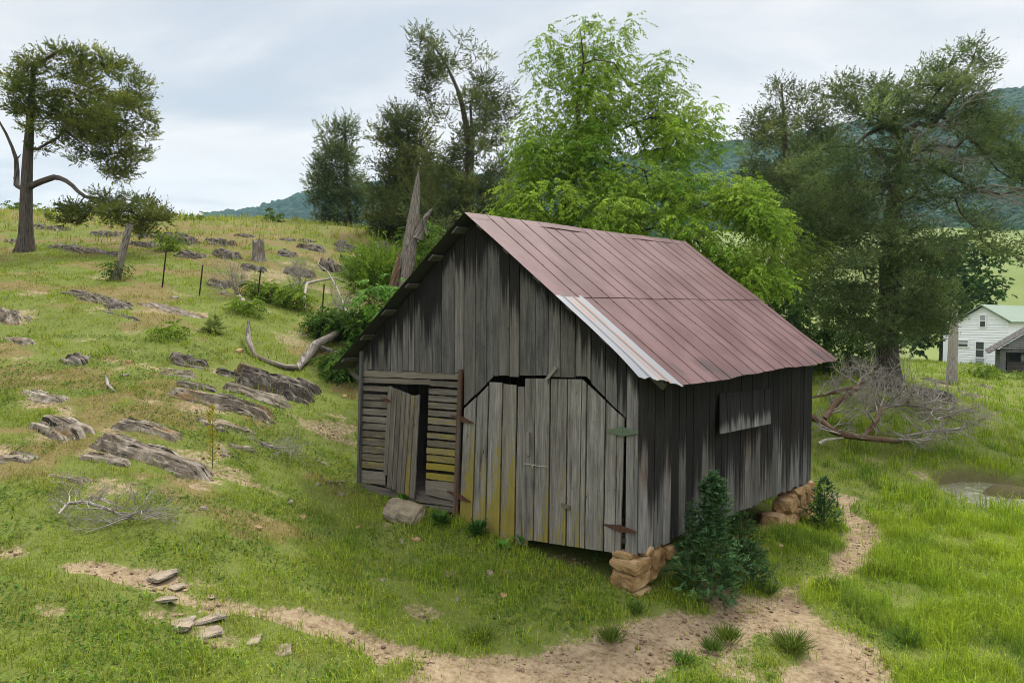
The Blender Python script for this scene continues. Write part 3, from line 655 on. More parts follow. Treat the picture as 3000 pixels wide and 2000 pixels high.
# --- roof
def roof_mesh(left):
    V = []; PC = []; CO = []; Fq = []; n = pnorm(left); LV = BL + .461; LS = (RCW['L' if left else 'R'] - RCW['F']).length
    rib = .415; vs = []
    a1t, _ = roofat(1707, 871); pa = a1t * LV
    for (t0, t1, lift, a_from) in ((0, .527, .009, 0), (.515, 1.0, 0, 0 if left else pa - .02)):
        cols = [a_from]; k = 0
        while k * rib < LV - .1:
            x = .03 + k * rib + (.05 * math.sin(k * 2.1)); k += 1
            if x < a_from + .05: continue
            if x > LV - .05: break
            cols += [x - .016, x - .005, x + .005, x + .016, x + .14, x + .27]
        cols = sorted(c for c in set(cols) if c < LV - .02) + [LV]
        ns = 16; o = len(V)
        for i in range(ns + 1):
            for c in cols:
                t = t0 + (t1 - t0) * i / ns; a = c / LV
                if i == ns: t += .006 * (vn(c * 3, t1 * 5, 3) - .5) * (2 if t1 == 1 else 1)
                ph = [abs(c - (.03 + q * rib + .05 * math.sin(q * 2.1))) for q in range(20)]; isr = min(ph) < .008
                wob = (float(fbm(c * .9, t * 3.2, 17, 3)) - .5) * .03 + (float(vn(c * 3.1, t * 5, 27)) - .5) * .012
                if i == 0 and t0 == 0: wob += (float(vn(c * 2.2, 1.5, 8)) - .5) * .03
                p = patch(a, t, left) + n * (lift + (.011 if isr else 0) + wob)
                V.append(tuple(p)); PC.append((c, t * LS, 0))
                st = max(0, (t - .80) / .2) * (.25 + .60 * float(vn(c * 1.3, 2.5, 44)))
                sx = 0
                for (qa, qt, ra, rt) in STN: sx = max(sx, 1.0 * math.exp(-((a - qa) / ra) ** 2 - ((t - qt) / rt) ** 2))
                CO.append((.5, max(st, sx) if not left else .2, .24 if min(ph) < .018 else 0, max(.34 * math.exp(-((t - .52) / .02) ** 2), .45 * max(0, (t - .96) / .04))))  # third channel darkens the ribs: their shadow side put into the colour
        m_ = len(cols)
        Fq += [(o + i * m_ + j, o + i * m_ + j + 1, o + (i + 1) * m_ + j + 1, o + (i + 1) * m_ + j) for i in range(ns) for j in range(m_ - 1)]
        if not left:   # screw heads along the ribs
            for c in cols[2::6]:
                for q in range(4):
                    t = t0 + (t1 - t0) * (.08 + q * .28); p = patch(c / LV, t) + n * (lift + .011 + (float(fbm(c * .9, t * 3.2, 17, 3)) - .5) * .03 + (float(vn(c * 3.1, t * 5, 27)) - .5) * .012)
                    e1 = (RCW['B'] - RCW['F']).normalized() * .011; e2 = e1.cross(n); b = len(V)
                    V.extend([tuple(p + e1), tuple(p + e2), tuple(p - e1), tuple(p - e2), tuple(p + n * .008)]); PC.extend([(c, t, 0)] * 5); CO.extend([(.5, .2, 1, .3)] * 5)
                    for z in range(4): Fq.append((b + z, b + (z + 1) % 4, b + 4, b + 4))
    return V, PC, CO, Fq
STN = [(*roofat(2075, 1070), .045, .06), (*roofat(2115, 1085), .03, .04), (*roofat(2395, 1030), .05, .08), (*roofat(2345, 985), .02, .07), (*roofat(1985, 1080), .012, .05), (*roofat(2290, 1050), .015, .05), (*roofat(2150, 830), .01, .06)]
for left in (False, True):
    V, PC, CO, Fq = roof_mesh(left)
    tri = [f[:3] for f in Fq if f[2] == f[3]]; quad = [f for f in Fq if f[2] != f[3]]
    ro = mesh('roof', V, [np.array(quad), np.array(tri)] if tri else [np.array(quad)], M['roof'], barn, None, {'col': CO, 'pc': PC})
    if left: left_roof = ro
    else: right_roof = ro
# ridge roll
mb = MB(); n0 = (pnorm() + pnorm(True)).normalized(); LV = BL + .461; vs = []; pcs = []
for i in range(41):
    a = i / 40; r = patch(a, 0) + n0 * (.012 + (float(vn(a * 14, 3.3, 8)) - .5) * .03)
    for t, l in ((.035, True), (.012, True), (0, False), (.012, False), (.035, False)):
        vs.append(patch(a, t, l) + (pnorm(l) * (.016) if t else n0 * .022) + n0 * (float(vn(a * 14, 3.3, 8)) - .5) * .03); pcs.append((a * LV, t * 4, 0))
mb.add(vs, [(5 * i + j, 5 * i + j + 1, 5 * i + j + 6, 5 * i + j + 5) for i in range(40) for j in range(4)], (.5, .05, 0, .1), pcs); mb.build('ridge_cap', M['roof'], right_roof)
# bare panel, its lower corner bent and cut back
a1, tt0 = roofat(1707, 871); _, te = roofat(1880, 1095); n = pnorm(); LS = (RCW['R'] - RCW['F']).length; mb = MB()
cols = [-.004, .05, .10, .13, .145, .16, .20, .26, .32, .345, .36, .375, .42, .5, .56, .60]; cols = [c / .60 for c in cols]; vs = []; pcs = []; co = []
for i in range(15):
    for f in cols:
        t_end = te + (1.004 - te) * max(0, f) ** .9 + .006 * math.sin(f * 22); t = .519 + (t_end - .519) * i / 14; a = a1 * f
        rb = .016 if min(abs(f - .242), abs(f - .6)) < .01 else 0
        p = patch(a, t) + n * (.006 + rb + (float(fbm(a * LV * .9, t * 3.2, 17, 3)) - .5) * .03 - (.05 * max(0, 1 - f * 2.2) * (i / 14) ** 4))
        vs.append(p); pcs.append((f * .6, t * LS, 0)); st = 0
        for x, s_ in ((.42, .75), (.62, .8), (.70, .55)): st = max(st, s_ * (1.15 if i < 5 else 1) * math.exp(-((f - x) / .035) ** 2))
        co.append((.5, st, 0, 0))
mm = len(cols); mb.add(vs, [(i * mm + j, i * mm + j + 1, (i + 1) * mm + j + 1, (i + 1) * mm + j) for i in range(14) for j in range(mm - 1)], co, pcs)
mb.build('patch_panel', M['panel'], right_roof, label='bare silver roof panel with rust streaks')
# purlins and rafter tails under the overhang
for left in (True, False):
    for t in (.06, .22, .39, .56, .73, .90):
        m = MB(); n = pnorm(left); p0 = patch(.004 if left else .012, t, left) - n * .034; p1 = patch(.994, t, left) - n * .034; e = (patch(.5, t + .02, left) - patch(.5, t, left)).normalized() * random.uniform(.10, .15)
        m.box(p0, p1 - p0, e, -n * .024, (.3, .1, 0, 0)); m.build('purlin', M['board'], barn)
    m = MB(); n = pnorm(left)
    for a in (.06, .35, .65, .96):
        p0 = patch(a, .03, left) - n * .062; p1 = patch(a, .97, left) - n * .062; m.box(p0, p1 - p0, (RCW['B'] - RCW['F']).normalized() * .05, -n * .09, (.25, .2, 0, 0))
    m.build('rafters', M['board'], barn)
mb = MB(); p = f3(.02, ZB + 2.03, .03); q = f3(-.36, ZB + 1.93 + .05, .04); mb.box(f3(.0, ZB + 1.99, -.02), f3(-.33, ZB + 2.16, -.02) - f3(.0, ZB + 1.99, -.02), FN * .03, Vector((0, 0, -.10)), (.3, .2, 0, 0)); mb.build('eave_brace', M['board'], barn)
# ================================================================== stones
cube_n = 7
def _cube():
    v = []; f = []; idx = {}
    def vid(p):
        k = tuple(np.round(p, 5))
        if k not in idx: idx[k] = len(v); v.append(p)
        return idx[k]
    g = np.linspace(-1, 1, cube_n)
    for ax in range(3):
        for s in (-1, 1):
            for i in range(cube_n - 1):
                for j in range(cube_n - 1):
                    q = []
                    for a, b in ((i, j), (i + 1, j), (i + 1, j + 1), (i, j + 1)):
                        p = [0, 0, 0]; p[ax] = s; p[(ax + 1) % 3] = g[a]; p[(ax + 2) % 3] = g[b]; q.append(vid(p))
                    f.append(q if s > 0 else q[::-1])
    return np.array(v), np.array(f)
CV, CF = _cube()
def stone_v(c, ax, ay, az, seed, rnd=.30, rough=.10):
    ch = (1.0, 1.3) if rnd < .04 else (.86, 1.2)
    r = np.random.default_rng(seed); d = CV / (np.abs(CV) ** 14).sum(1, keepdims=True) ** (1 / 14) * (1 - rnd) + CV / np.linalg.norm(CV, axis=1, keepdims=True) * 1.15 * rnd
    for _ in range(8):       # knocked-off corners
        nn = r.normal(size=3); nn /= np.linalg.norm(nn); k = r.uniform(*ch); ex = np.maximum(d @ nn - k, 0); d = d - ex[:, None] * nn
    p = r.random(3) * 20
    d = d * (1 + rough * (fbm(d[:, 0] * 3.1 + p[0] + d[:, 2] * 2, d[:, 1] * 3.1 + p[1] - d[:, 2] * 2, seed % 97, 3) - .5)[:, None] * 2)
    return np.array(c) + d[:, :1] * np.array(ax) / 2 + d[:, 1:2] * np.array(ay) / 2 + d[:, 2:3] * np.array(az) / 2
def stone(name, c, ax, ay, az, seed, mat, parent=None, label=None, rnd=.3, rough=.10, base=None):
    return mesh(name, stone_v(c, ax, ay, az, seed, rnd, rough), [CF], mat, parent, base, None, False, label)
pier = thing('stone_pier', 'stacked sandstone pier holding up the near corner of the barn', 'stone pier', bp(BW - .15, .15, 0))
for i, (u, v, z, lu, lv, lz) in enumerate([(BW - .20, .14, -.03, .50, .42, .10), (BW - .18, .13, .13, .40, .38, .225), (BW - .16, .13, .345, .44, .42, .20), (BW - .12, .53, .31, .30, .34, .32), (BW - .15, .42, .12, .34, .30, .2),
        (BW - .20, .03, .475, .30, .2, .095), (BW - .09, .30, .50, .26, .28, .13), (BW - .05, .52, .50, .14, .14, .09), (BW + .0, .80, .36, .2, .2, .17)]):
    ang = random.uniform(-.14, .14); ca, sa = math.cos(ang), math.sin(ang)
    stone('stone', bp(u, v, z), (BU * ca + BV * sa) * lu, (BV * ca - BU * sa) * lv, Vector((random.uniform(-.02, .02), random.uniform(-.02, .02), lz)), 100 + i, M['sand'], pier, None, .015, .05)
pier2 = thing('stone_pier', 'tumbled sandstone footing under the far end of the barn side wall', 'stone pier', bp(BW, 5.8, -.4)); k = 0
for zz, vs_, hh in ((-.40, (4.95, 5.35, 5.75, 6.15, 6.5), .26), (-.15, (5.0, 5.38, 5.72, 6.08, 6.42), .27), (.10, (5.35, 5.75, 6.05, 6.42), .26), (.28, (5.9, 6.2, 6.48), .16)):
    for vv in vs_:
        l = random.uniform(.28, .42); stone('stone', bp(BW - .10 + random.uniform(-.04, .06), vv, zz + random.uniform(-.02, .02)), BU * .36, BV * l, Vector((random.uniform(-.04, .04), 0, hh * random.uniform(.9, 1.1))), 140 + k, M['sand'], pier2, None, .02, .06); k += 1
for (u, v, l) in ((.25, .35, 'sandstone footing under the slatted bay corner'),):
    t = thing('stone_pier', l, 'stone pier', bp(u, v, .4))
    for i in range(2): stone('stone', bp(u, v, .42 + .2 * i - .2), BU * .4, BV * .4, Vector((0, 0, .22)), 180 + i, M['sand'], t)
print('barn done')
# ================================================================== vegetation tools
def leaf_mesh(name, pos, dr, nr, L, W, colr, mat, parent=None, base=None, droop=.0, label=None):
    pos, dr, nr = map(np.asarray, (pos, dr, nr)); dr = dr / (np.linalg.norm(dr, axis=1, keepdims=True) + 1e-9)
    sd_ = np.cross(dr, nr); sd_ /= np.linalg.norm(sd_, axis=1, keepdims=True) + 1e-9; up = np.cross(sd_, dr)
    L = np.broadcast_to(L, len(pos))[:, None]; W = np.broadcast_to(W, len(pos))[:, None]
    m = pos + dr * L * .42 + up * W * .18
    tip = pos + dr * L - np.array([0, 0, 1]) * droop * L
    V = np.stack([pos, m + sd_ * W * .5, tip, m - sd_ * W * .5], 1)
    n = len(pos); I = np.arange(n)[:, None] * 4
    return mesh(name, V, [np.concatenate([I, I + 1, I + 2, I + 3], 1)], mat, parent, base, {'col': np.repeat(colr, 4, 0)}, False, label)
def rvec(rng, n, s=(1, 1, 1)):
    v = rng.normal(size=(n, 3)); v /= np.linalg.norm(v, axis=1, keepdims=True) + 1e-9; return v * np.array(s)
def inpoly(px, py, poly):
    c = np.zeros(len(px), bool); n = len(poly)
    for i in range(n):
        x0, y0 = poly[i]; x1, y1 = poly[(i + 1) % n]
        cond = (y0 > py) != (y1 > py); xi = (x1 - x0) * (py - y0) / (y1 - y0 + 1e-9) + x0; c ^= cond & (px < xi)
    return c
def clumps(poly, depth, n, thick, rng, gap=.0, gs=.02, mind=.35):
    """n clump centres inside an outline given in picture pixels, spread over +-thick metres of depth"""
    poly = np.array(poly, float); lo, hi = poly.min(0), poly.max(0); out = []; tries = 0
    sd_ = rng.integers(0, 90)
    while len(out) < n and tries < 60:
        tries += 1
        q = rng.uniform(lo, hi, (n * 3, 2)); q = q[inpoly(q[:, 0], q[:, 1], poly)]
        if gap: q = q[fbm(q[:, 0] * gs, q[:, 1] * gs, sd_, 3) > gap]
        ed = polyd(q[:, 0], q[:, 1], np.concatenate([poly, poly[:1]]))
        dz = rng.normal(0, .5, len(q)) * thick * np.clip(ed / (.28 * min(hi - lo)), .12, 1)
        for (a, b), z in zip(q, dz):
            p = np.array(P(a, b, depth + z))
            if not out or np.min(np.linalg.norm(np.array(out) - p, axis=1)) > mind: out.append(p)
            if len(out) >= n: break
        if tries % 10 == 9: mind *= .8
    return np.array(out)
def grow(tr, pts, rng, step=.6, updown=.6, wig=.10, jitter=.0):
    """connect points to a trunk polyline by branches; returns nodes, parents, trunk count"""
    nd = [np.array(t, float) for t in tr]; par = [i - 1 for i in range(len(tr))]; pl = [0.0] * len(tr); nt_ = len(tr)
    A = np.zeros((nt_ + len(pts) * 30 + 10, 3)); A[:nt_] = nd; PLn = np.zeros(len(A)); cnt = nt_
    pts = np.asarray(pts); d0 = np.array([np.min(np.linalg.norm(A[:nt_] - p, axis=1)) for p in pts])
    for i in np.argsort(d0):
        p = pts[i]; d = np.linalg.norm(A[:cnt] - p, axis=1)
        cost = d + updown * np.maximum(0, A[:cnt, 2] - p[2]) + .22 * PLn[:cnt]
        j = int(np.argmin(cost)); m = max(1, int(math.ceil(d[j] / step))); a = A[j].copy(); prev = j
        off = rng.normal(size=3) * d[j] * wig; off[2] += d[j] * .10
        for k in range(1, m + 1):
            f = k / m; q = a * (1 - f) + p * f + off * 4 * f * (1 - f) * .5
            if cnt >= len(A): break
            A[cnt] = q; par.append(prev); PLn[cnt] = PLn[prev] + np.linalg.norm(q - A[prev]); prev = cnt; cnt += 1
    return A[:cnt], np.array(par), nt_
def limbs_mesh(name, A, par, nt_, r_tip, rmax, mat, parent=None, trunk_r=None, base=None, pw=.5, label=None, sides=5, prune=0, wob=.12):
    n = len(A); cnt = np.zeros(n); ch = np.zeros(n, int)
    for i in range(n - 1, 0, -1):
        if cnt[i] == 0: cnt[i] = 1
        if par[i] >= 0: cnt[par[i]] += cnt[i]
    r = np.minimum(r_tip * np.maximum(cnt, 1) ** pw, rmax)
    idx = np.array([i for i in range(nt_, n) if par[i] >= 0]); p0 = A[par[idx]]; p1 = A[idx]; r1 = r[idx]; r0 = np.minimum(r[par[idx]], r1 * 1.5)
    d = p1 - p0; ln = np.linalg.norm(d, axis=1, keepdims=True); d = d / (ln + 1e-9)
    ref = np.where(np.abs(d[:, 2:3]) < .9, np.array([[0, 0, 1.]]), np.array([[1., 0, 0]])); a = np.cross(d, ref); a /= np.linalg.norm(a, axis=1, keepdims=True); b = np.cross(d, a)
    an = np.arange(sides) * 2 * math.pi / sides; ca, sa = np.cos(an), np.sin(an)
    ring = a[:, None] * ca[None, :, None] + b[:, None] * sa[None, :, None]
    V = np.stack([p0[:, None] - d[:, None] * r0[:, None, None] * .3 + ring * r0[:, None, None], p1[:, None] + d[:, None] * r1[:, None, None] * .3 + ring * r1[:, None, None]], 1).reshape(-1, 3)
    m = len(idx); o = np.arange(m)[:, None] * 2 * sides; k = np.arange(sides)[None]
    Fq = np.stack([o + k, o + (k + 1) % sides, o + sides + (k + 1) % sides, o + sides + k], -1).reshape(-1, 4)
    fr = (np.arange(m) * .37)[:, None, None]; pc = np.zeros((m, 2, sides, 3)); pc[..., 0] = ca[None, None] * .1 + fr; pc[:, 1, :, 1] = ln; pc[..., 1] += fr * 2.1
    VV = [V]; PC = [pc.reshape(-1, 3)]; FF = [Fq]
    if trunk_r is not None:
        t = A[:nt_]; s = 14; nn = len(VV[0]); rows = []; pcs = []; al = 0
        tr_ = np.array(trunk_r)
        fine = np.linspace(0, nt_ - 1, (nt_ - 1) * 5 + 1); tt = np.stack([np.interp(fine, np.arange(nt_), t[:, c]) for c in range(3)], 1); rr = np.interp(fine, np.arange(nt_), tr_)
        for q in range(len(tt)):
            ax = tt[min(q + 1, len(tt) - 1)] - tt[max(q - 1, 0)]; ax /= np.linalg.norm(ax); a = np.cross(ax, [0, 1, .01]); a /= np.linalg.norm(a); b = np.cross(ax, a)
            if q: al += np.linalg.norm(tt[q] - tt[q - 1])
            th = np.arange(s) * 2 * math.pi / s
            w_ = 1 + wob * 2 * (vn(np.cos(th) * 2 + 5 + t[0, 0], np.sin(th) * 2 + al * .5, 7) - .5) + wob * 1.2 * np.sin(th * 4 + t[0, 0]) * (1.6 if q < 3 else .5)
            rows.append(tt[q] + (a * np.cos(th)[:, None] + b * np.sin(th)[:, None]) * (rr[q] * w_)[:, None]); pcs.append(np.stack([th * max(tr_[0], .1), np.full(s, al), np.zeros(s)], 1))
        k = np.arange(s); VV.append(np.concatenate(rows)); PC.append(np.concatenate(pcs))
        FF.append(np.concatenate([np.stack([nn + q * s + k, nn + q * s + (k + 1) % s, nn + q * s + s + (k + 1) % s, nn + q * s + s + k], -1) for q in range(len(tt) - 1)]))
    return mesh(name, np.concatenate(VV), FF, mat, parent, base, {'pc': np.concatenate(PC)}, True, label)
def twig_mesh(name, starts, rng, L, r0, mat, parent, depth=3, kids=4, up=.25, crook=.16):
    m = MB()
    def br(p, d, L, r, dep):
        k = 5 if dep > 1 else 3; pts = [p]; d = d.copy()
        for _ in range(k):
            d = (d + Vector(rng.normal(0, crook, 3)) + Vector((0, 0, up * .12))).normalized(); q = pts[-1] + d * (L / k); gz = h1(q.x, q.y) + .015 if dep > 1 else -99
            if q.z < gz: q.z = gz; d.z = abs(d.z) * .3
            pts.append(q)
        m.tube(pts, [r * (1 - .72 * i / k) for i in range(k + 1)], 4 if dep < 3 else 5, cap=False)
        if dep > 0:
            for _ in range(kids):
                f = rng.uniform(.25, 1.0); i = min(int(f * k), k - 1); q = pts[i].lerp(pts[i + 1], f * k - i); e = (pts[i + 1] - pts[i]).normalized()
                sd_ = Vector(rng.normal(size=3)); sd_ = (sd_ - e * sd_.dot(e)).normalized(); br(q, (e * .75 + sd_ * .7 + Vector((0, 0, up * .25))).normalized(), L * rng.uniform(.40, .70), r * (1 - .6 * f) * .72, dep - 1)
    for p, d, l in starts: br(p, d, L * l, r0 * l, depth)
    return m.build(name, M[mat], parent)
def pal(rng, n, c0, c1, spread=.25):
    f = np.clip(rng.normal(.5, .3, (n, 1)), 0, 1); c = np.array(c0) * (1 - f) + np.array(c1) * f
    return c * (1 + spread * rng.normal(0, .5, (n, 1)).clip(-1.3, 1.3))
def cedar_leaves(cen, rng, per, rad, flat, c0, c1, L=(.09, .2), W=.035, upw=.35, sub=9, gain=1.3):
    c0, c1 = np.array(c0) * gain, np.array(c1) * gain
    """needle sprays: every clump holds tufts, every tuft a fan of narrow leaves"""
    n = len(cen); t = max(1, per // sub); ct = np.repeat(cen, t, 0); rr = np.repeat(rad, t) if np.ndim(rad) else np.full(n * t, rad)
    o = rvec(rng, n * t) * (rng.random((n * t, 1)) ** .45) * rr[:, None]; o[:, 2] *= flat; tp = ct + o
    out = o / (np.linalg.norm(o, axis=1, keepdims=True) + 1e-6) + np.array([0, 0, upw]) + .4 * rng.normal(size=o.shape)
    ccol = np.repeat(pal(rng, n, c0, c1, .42), t, 0); ccol = ccol * (1 + .25 * rng.normal(0, .6, (n * t, 1)).clip(-1, 1.2))
    out /= np.linalg.norm(out, axis=1, keepdims=True) + 1e-9; pos = np.repeat(tp, sub, 0); ax = np.repeat(out, sub, 0); m = len(pos)
    sdv = np.cross(ax, np.repeat(rvec(rng, n * t) * .5 + [0, 0, 1], sub, 0)); sdv /= np.linalg.norm(sdv, axis=1, keepdims=True) + 1e-9
    f = np.tile(np.linspace(0, 1, sub), n * t)[:, None]; fl = np.repeat(rng.uniform(.16, .34, n * t), sub)[:, None] * (L[1] / .17)
    sg_ = np.tile(np.where(np.arange(sub) % 2 == 0, 1., -1.), n * t)[:, None]
    pos = pos + ax * f * fl + rng.normal(0, .012, (m, 3)); pos[:, 2] += (.25 * f * f * fl)[:, 0]
    dr = ax * .75 + sdv * sg_ * .65 * (1.1 - f) + .28 * rng.normal(size=(m, 3)); c = np.repeat(ccol, sub, 0) * (1 + .12 * rng.normal(size=(m, 1)))
    return pos, dr, rvec(rng, m), rng.uniform(*L, m) * .8, W * rng.uniform(.7, 1.3, m), np.clip(c, .003, 1)
def broad_leaves(cen, rng, per, rad, c0, c1, L=(.09, .15), W=.042, sub=9, droop=.48, flat=.75):
    """hanging compound leaves: a rachis with paired leaflets"""
    n = len(cen); t = max(1, per // sub); ct = np.repeat(cen, t, 0)
    o = rvec(rng, n * t) * (rng.random((n * t, 1)) ** .5) * rad; o[:, 2] *= flat; tp = ct + o
    ra = o / (np.linalg.norm(o, axis=1, keepdims=True) + 1e-6) + .35 * rng.normal(size=o.shape); ra[:, 2] = ra[:, 2] * .4 - .15; ra /= np.linalg.norm(ra, axis=1, keepdims=True)
    rl = rng.uniform(.22, .42, n * t); ccol = np.repeat(pal(rng, n, c0, c1, .2), t, 0) * (1 + .18 * rng.normal(0, .7, (n * t, 1)))
    pos = np.repeat(tp, sub, 0); R_ = np.repeat(ra, sub, 0); f = np.tile(np.linspace(.15, 1, sub), n * t)[:, None]; sgn = np.tile(np.where(np.arange(sub) % 2 == 0, 1, -1), n * t)[:, None]
    pos = pos + R_ * f * np.repeat(rl, sub)[:, None]; pos[:, 2] -= (f[:, 0] ** 2) * np.repeat(rl, sub) * .35
    sdv = np.cross(R_, [0, 0, 1.]); sdv /= np.linalg.norm(sdv, axis=1, keepdims=True) + 1e-6
    m = len(pos); dr = R_ * .45 + sdv * sgn * .6 + np.array([0, 0, -droop]) + .22 * rng.normal(size=(m, 3))
    nr = np.cross(dr, sdv) + .5 * rng.normal(size=(m, 3)); c = np.repeat(ccol, sub, 0) * (1 + .12 * rng.normal(size=(m, 1)))
    return pos, dr, nr, rng.uniform(*L, m), W * rng.uniform(.75, 1.25, m), np.clip(c, .003, 1)
def dense_trunk(px_pts, d, radii, n=None):
    """trunk through picture points at depth d (or per-point depth); first point is on the ground"""
    out = []
    for i, p in enumerate(px_pts): out.append(np.array(P(p[0], p[1], p[2] if len(p) > 2 else d)))
    out[0][2] = h1(out[0][0], out[0][1]) - .15
    return out, radii
def resample(pts, rad, k):
    f = np.linspace(0, len(pts) - 1, k); pts = np.array(pts); return np.stack([np.interp(f, np.arange(len(pts)), pts[:, c]) for c in range(3)], 1), np.interp(f, np.arange(len(pts)), rad)
NEED0, NEED1 = (.022, .034, .010), (.060, .078, .020)
def tree(name, label, cat, trunk, rad, polys, seed, kind, c0, c1, group=None, bark='bark', per=300, clr=.38, flat=.55, r_tip=.006, rmax=.14, thick=1.2, gap=0, k=14, extra=None, leafkw={}, step=.6, updown=.6):
    rng = np.random.default_rng(seed); tp, tr = resample(trunk, rad, k); base = tuple(tp[0]); t = thing(name, label, cat, base, group)
    cen = np.concatenate([clumps(p, d, n, th or thick, rng, gp if gp is not None else gap) for p, d, n, th, gp in polys])
    A, par, nt_ = grow(tp, cen, rng, step, updown); limbs_mesh('trunk', A, par, nt_, r_tip, rmax, M[bark], t, tr)
    if kind == 'cedar': L = cedar_leaves(cen, rng, per, clr, flat, c0, c1, **leafkw); mt_ = M['needle']
    else: L = broad_leaves(cen, rng, per, clr, c0, c1, **leafkw); mt_ = M['leaf']
    leaf_mesh('crown', *L, mt_, t)
    return t, cen, A, par, nt_
# ================================================================== trees
# 1 leaning-topped cedar on the left
tk = [(72, 748), (75, 700), (76, 640), (78, 560), (80, 500), (84, 430), (90, 340), (94, 260), (98, 190)]
t1, cen, A, par, nt_ = tree('cedar_tree', 'lone cedar with bare thick trunk and broken top on the left hillside', 'tree', [P(x, y, 28) for x, y in tk], [.40, .265, .215, .195, .18, .16, .135, .105, .07],
    [([(105, 165), (150, 160), (200, 135), (300, 150), (345, 170), (378, 195), (385, 215), (430, 225), (443, 255), (440, 275), (468, 300), (462, 340), (440, 345), (445, 370), (435, 400), (430, 450), (395, 492), (378, 490), (345, 470), (290, 468), (200, 470), (110, 455), (100, 420), (180, 390), (130, 330), (110, 270), (160, 240)], 28, 125, 2.0, .46),
     ([(95, 175), (80, 165), (72, 200), (55, 205), (20, 215), (40, 235), (15, 262), (40, 275), (30, 330), (60, 345), (80, 390), (100, 380), (95, 300)], 28, 26, 1.2, None), ([(330, 480), (390, 490), (350, 535), (320, 500)], 28, 6, .6, None)],
    11, 'cedar', (.058, .082, .018), (.150, .172, .036), per=300, clr=.36, flat=.36, r_tip=.012, rmax=.15, updown=-.15, leafkw={'W': .045})
rng = np.random.default_rng(12)
lim, lr = resample([P(*a) for a in [(85, 546, 28), (125, 530, 27.8), (165, 517, 27.6), (205, 535, 27.2), (240, 573, 26.8), (300, 590, 26.6), (380, 600, 26.5)]], [.12, .11, .10, .085, .07, .045, .02], 14)
c2 = np.concatenate([clumps([(165, 640), (200, 610), (260, 600), (300, 565), (330, 590), (380, 575), (440, 580), (480, 610), (500, 640), (440, 665), (420, 690), (360, 660), (300, 650), (240, 640), (200, 660)], 26.6, 40, 1.2, rng, .3)])
A2, p2, n2_ = grow(lim, c2, rng, .5, .2); limbs_mesh('low_limb', A2, p2, n2_, .010, .07, M['bark'], t1, lr)
leaf_mesh('low_spray', *cedar_leaves(c2, rng, 300, .34, .4, (.05, .07, .018), (.12, .14, .034), W=.04), M['needle'], t1)
mb = MB(); mb.tube([P(98, 200, 28), P(125, 180, 28), P(155, 162, 28), P(181, 149, 28)], [.10, .08, .05, .01], 7); mb.build('broken_top', M['bark'], t1, smooth=True); mb = MB(); mb.tube([P(48, 545, 28), P(49, 500, 28), P(47, 465, 28), P(35, 430, 28), P(18, 392, 28), P(0, 360, 28), P(-10, 340, 28)], [.11, .10, .08, .06, .05, .04, .02], 7)
mb.tube([P(47, 468, 28), P(55, 460, 28.1), P(62, 452, 28.1)], [.05, .03, .01], 6); mb.tube([P(70, 555, 28), P(50, 545, 28), P(45, 520, 28)], [.10, .09, .08], 7); mb.build('dead_limb', M['bark'], t1, smooth=True)
# 2-4 cedars on the crest
tree('cedar_tree', 'small dark cedar with a visible straight stem at the crest skyline', 'tree', [P(x, y, 46) for x, y in ((1020, 672), (1018, 600), (1014, 500), (1012, 420), (1012, 345))], [.28, .22, .15, .09, .03],
    [([(1012, 338), (1022, 355), (1045, 385), (1060, 430), (1058, 480), (1075, 520), (1080, 590), (1090, 650), (1060, 668), (1000, 650), (950, 660), (905, 650), (935, 620), (930, 590), (895, 560), (905, 530), (920, 490), (940, 470), (930, 430), (955, 415), (945, 385), (985, 365)], 46, 105, 2.2, .36)],
    21, 'cedar', (.05, .078, .032), (.105, .135, .055), 'cedars along the crest behind the barn', per=260, clr=.55, flat=.7, r_tip=.012, leafkw={'L': (.14, .30), 'W': .06})
tree('cedar_tree', 'broad dense dark cedar between the small crest cedar and the tall leaning one', 'tree', [P(x, y, 40) for x, y in ((1205, 740), (1200, 600), (1190, 480), (1170, 400), (1140, 320))], [.35, .3, .22, .14, .03],
    [([(1135, 312), (1150, 330), (1180, 320), (1215, 330), (1240, 380), (1260, 470), (1290, 560), (1310, 720), (1260, 780), (1150, 720), (1100, 690), (1080, 640), (1095, 560), (1130, 530), (1090, 500), (1115, 450), (1100, 400), (1090, 385), (1125, 370), (1145, 345)], 40, 190, 3.0, .2)],
    22, 'cedar', (.042, .062, .020), (.10, .115, .034), 'cedars along the crest behind the barn', per=300, clr=.60, flat=.65, r_tip=.013, leafkw={'L': (.12, .28), 'W': .055})
t4, cen, A, par, nt_ = tree('cedar_tree', 'tall cedar whose top leans left, standing between the dense cedar and the green tree', 'tree', [P(x, y, 36) for x, y in ((1385, 760), (1372, 640), (1370, 540), (1375, 440), (1360, 330), (1340, 260), (1314, 204), (1285, 150), (1240, 110))], [.38, .28, .22, .18, .135, .10, .07, .045, .015],
    [([(1190, 95), (1240, 75), (1270, 72), (1295, 52), (1300, 80), (1310, 110), (1355, 88), (1360, 120), (1400, 110), (1395, 160), (1440, 165), (1420, 200), (1470, 230), (1490, 255), (1475, 280), (1510, 310), (1520, 350), (1495, 370), (1500, 420), (1480, 470), (1510, 520), (1535, 560), (1530, 640), (1440, 640), (1300, 660), (1230, 600), (1250, 520), (1220, 460), (1260, 420), (1215, 330), (1250, 310), (1205, 260), (1235, 240), (1205, 160), (1220, 120)], 36, 210, 2.6, .40),
     ([(1200, 540), (1520, 540), (1560, 640), (1520, 760), (1250, 760), (1180, 680)], 35, 110, 3.0, .1)],
    23, 'cedar', (.05, .072, .028), (.115, .135, .045), 'cedars along the crest behind the barn', per=200, clr=.40, flat=.5, r_tip=.011, rmax=.16, updown=-.1, leafkw={'L': (.11, .26), 'W': .05})
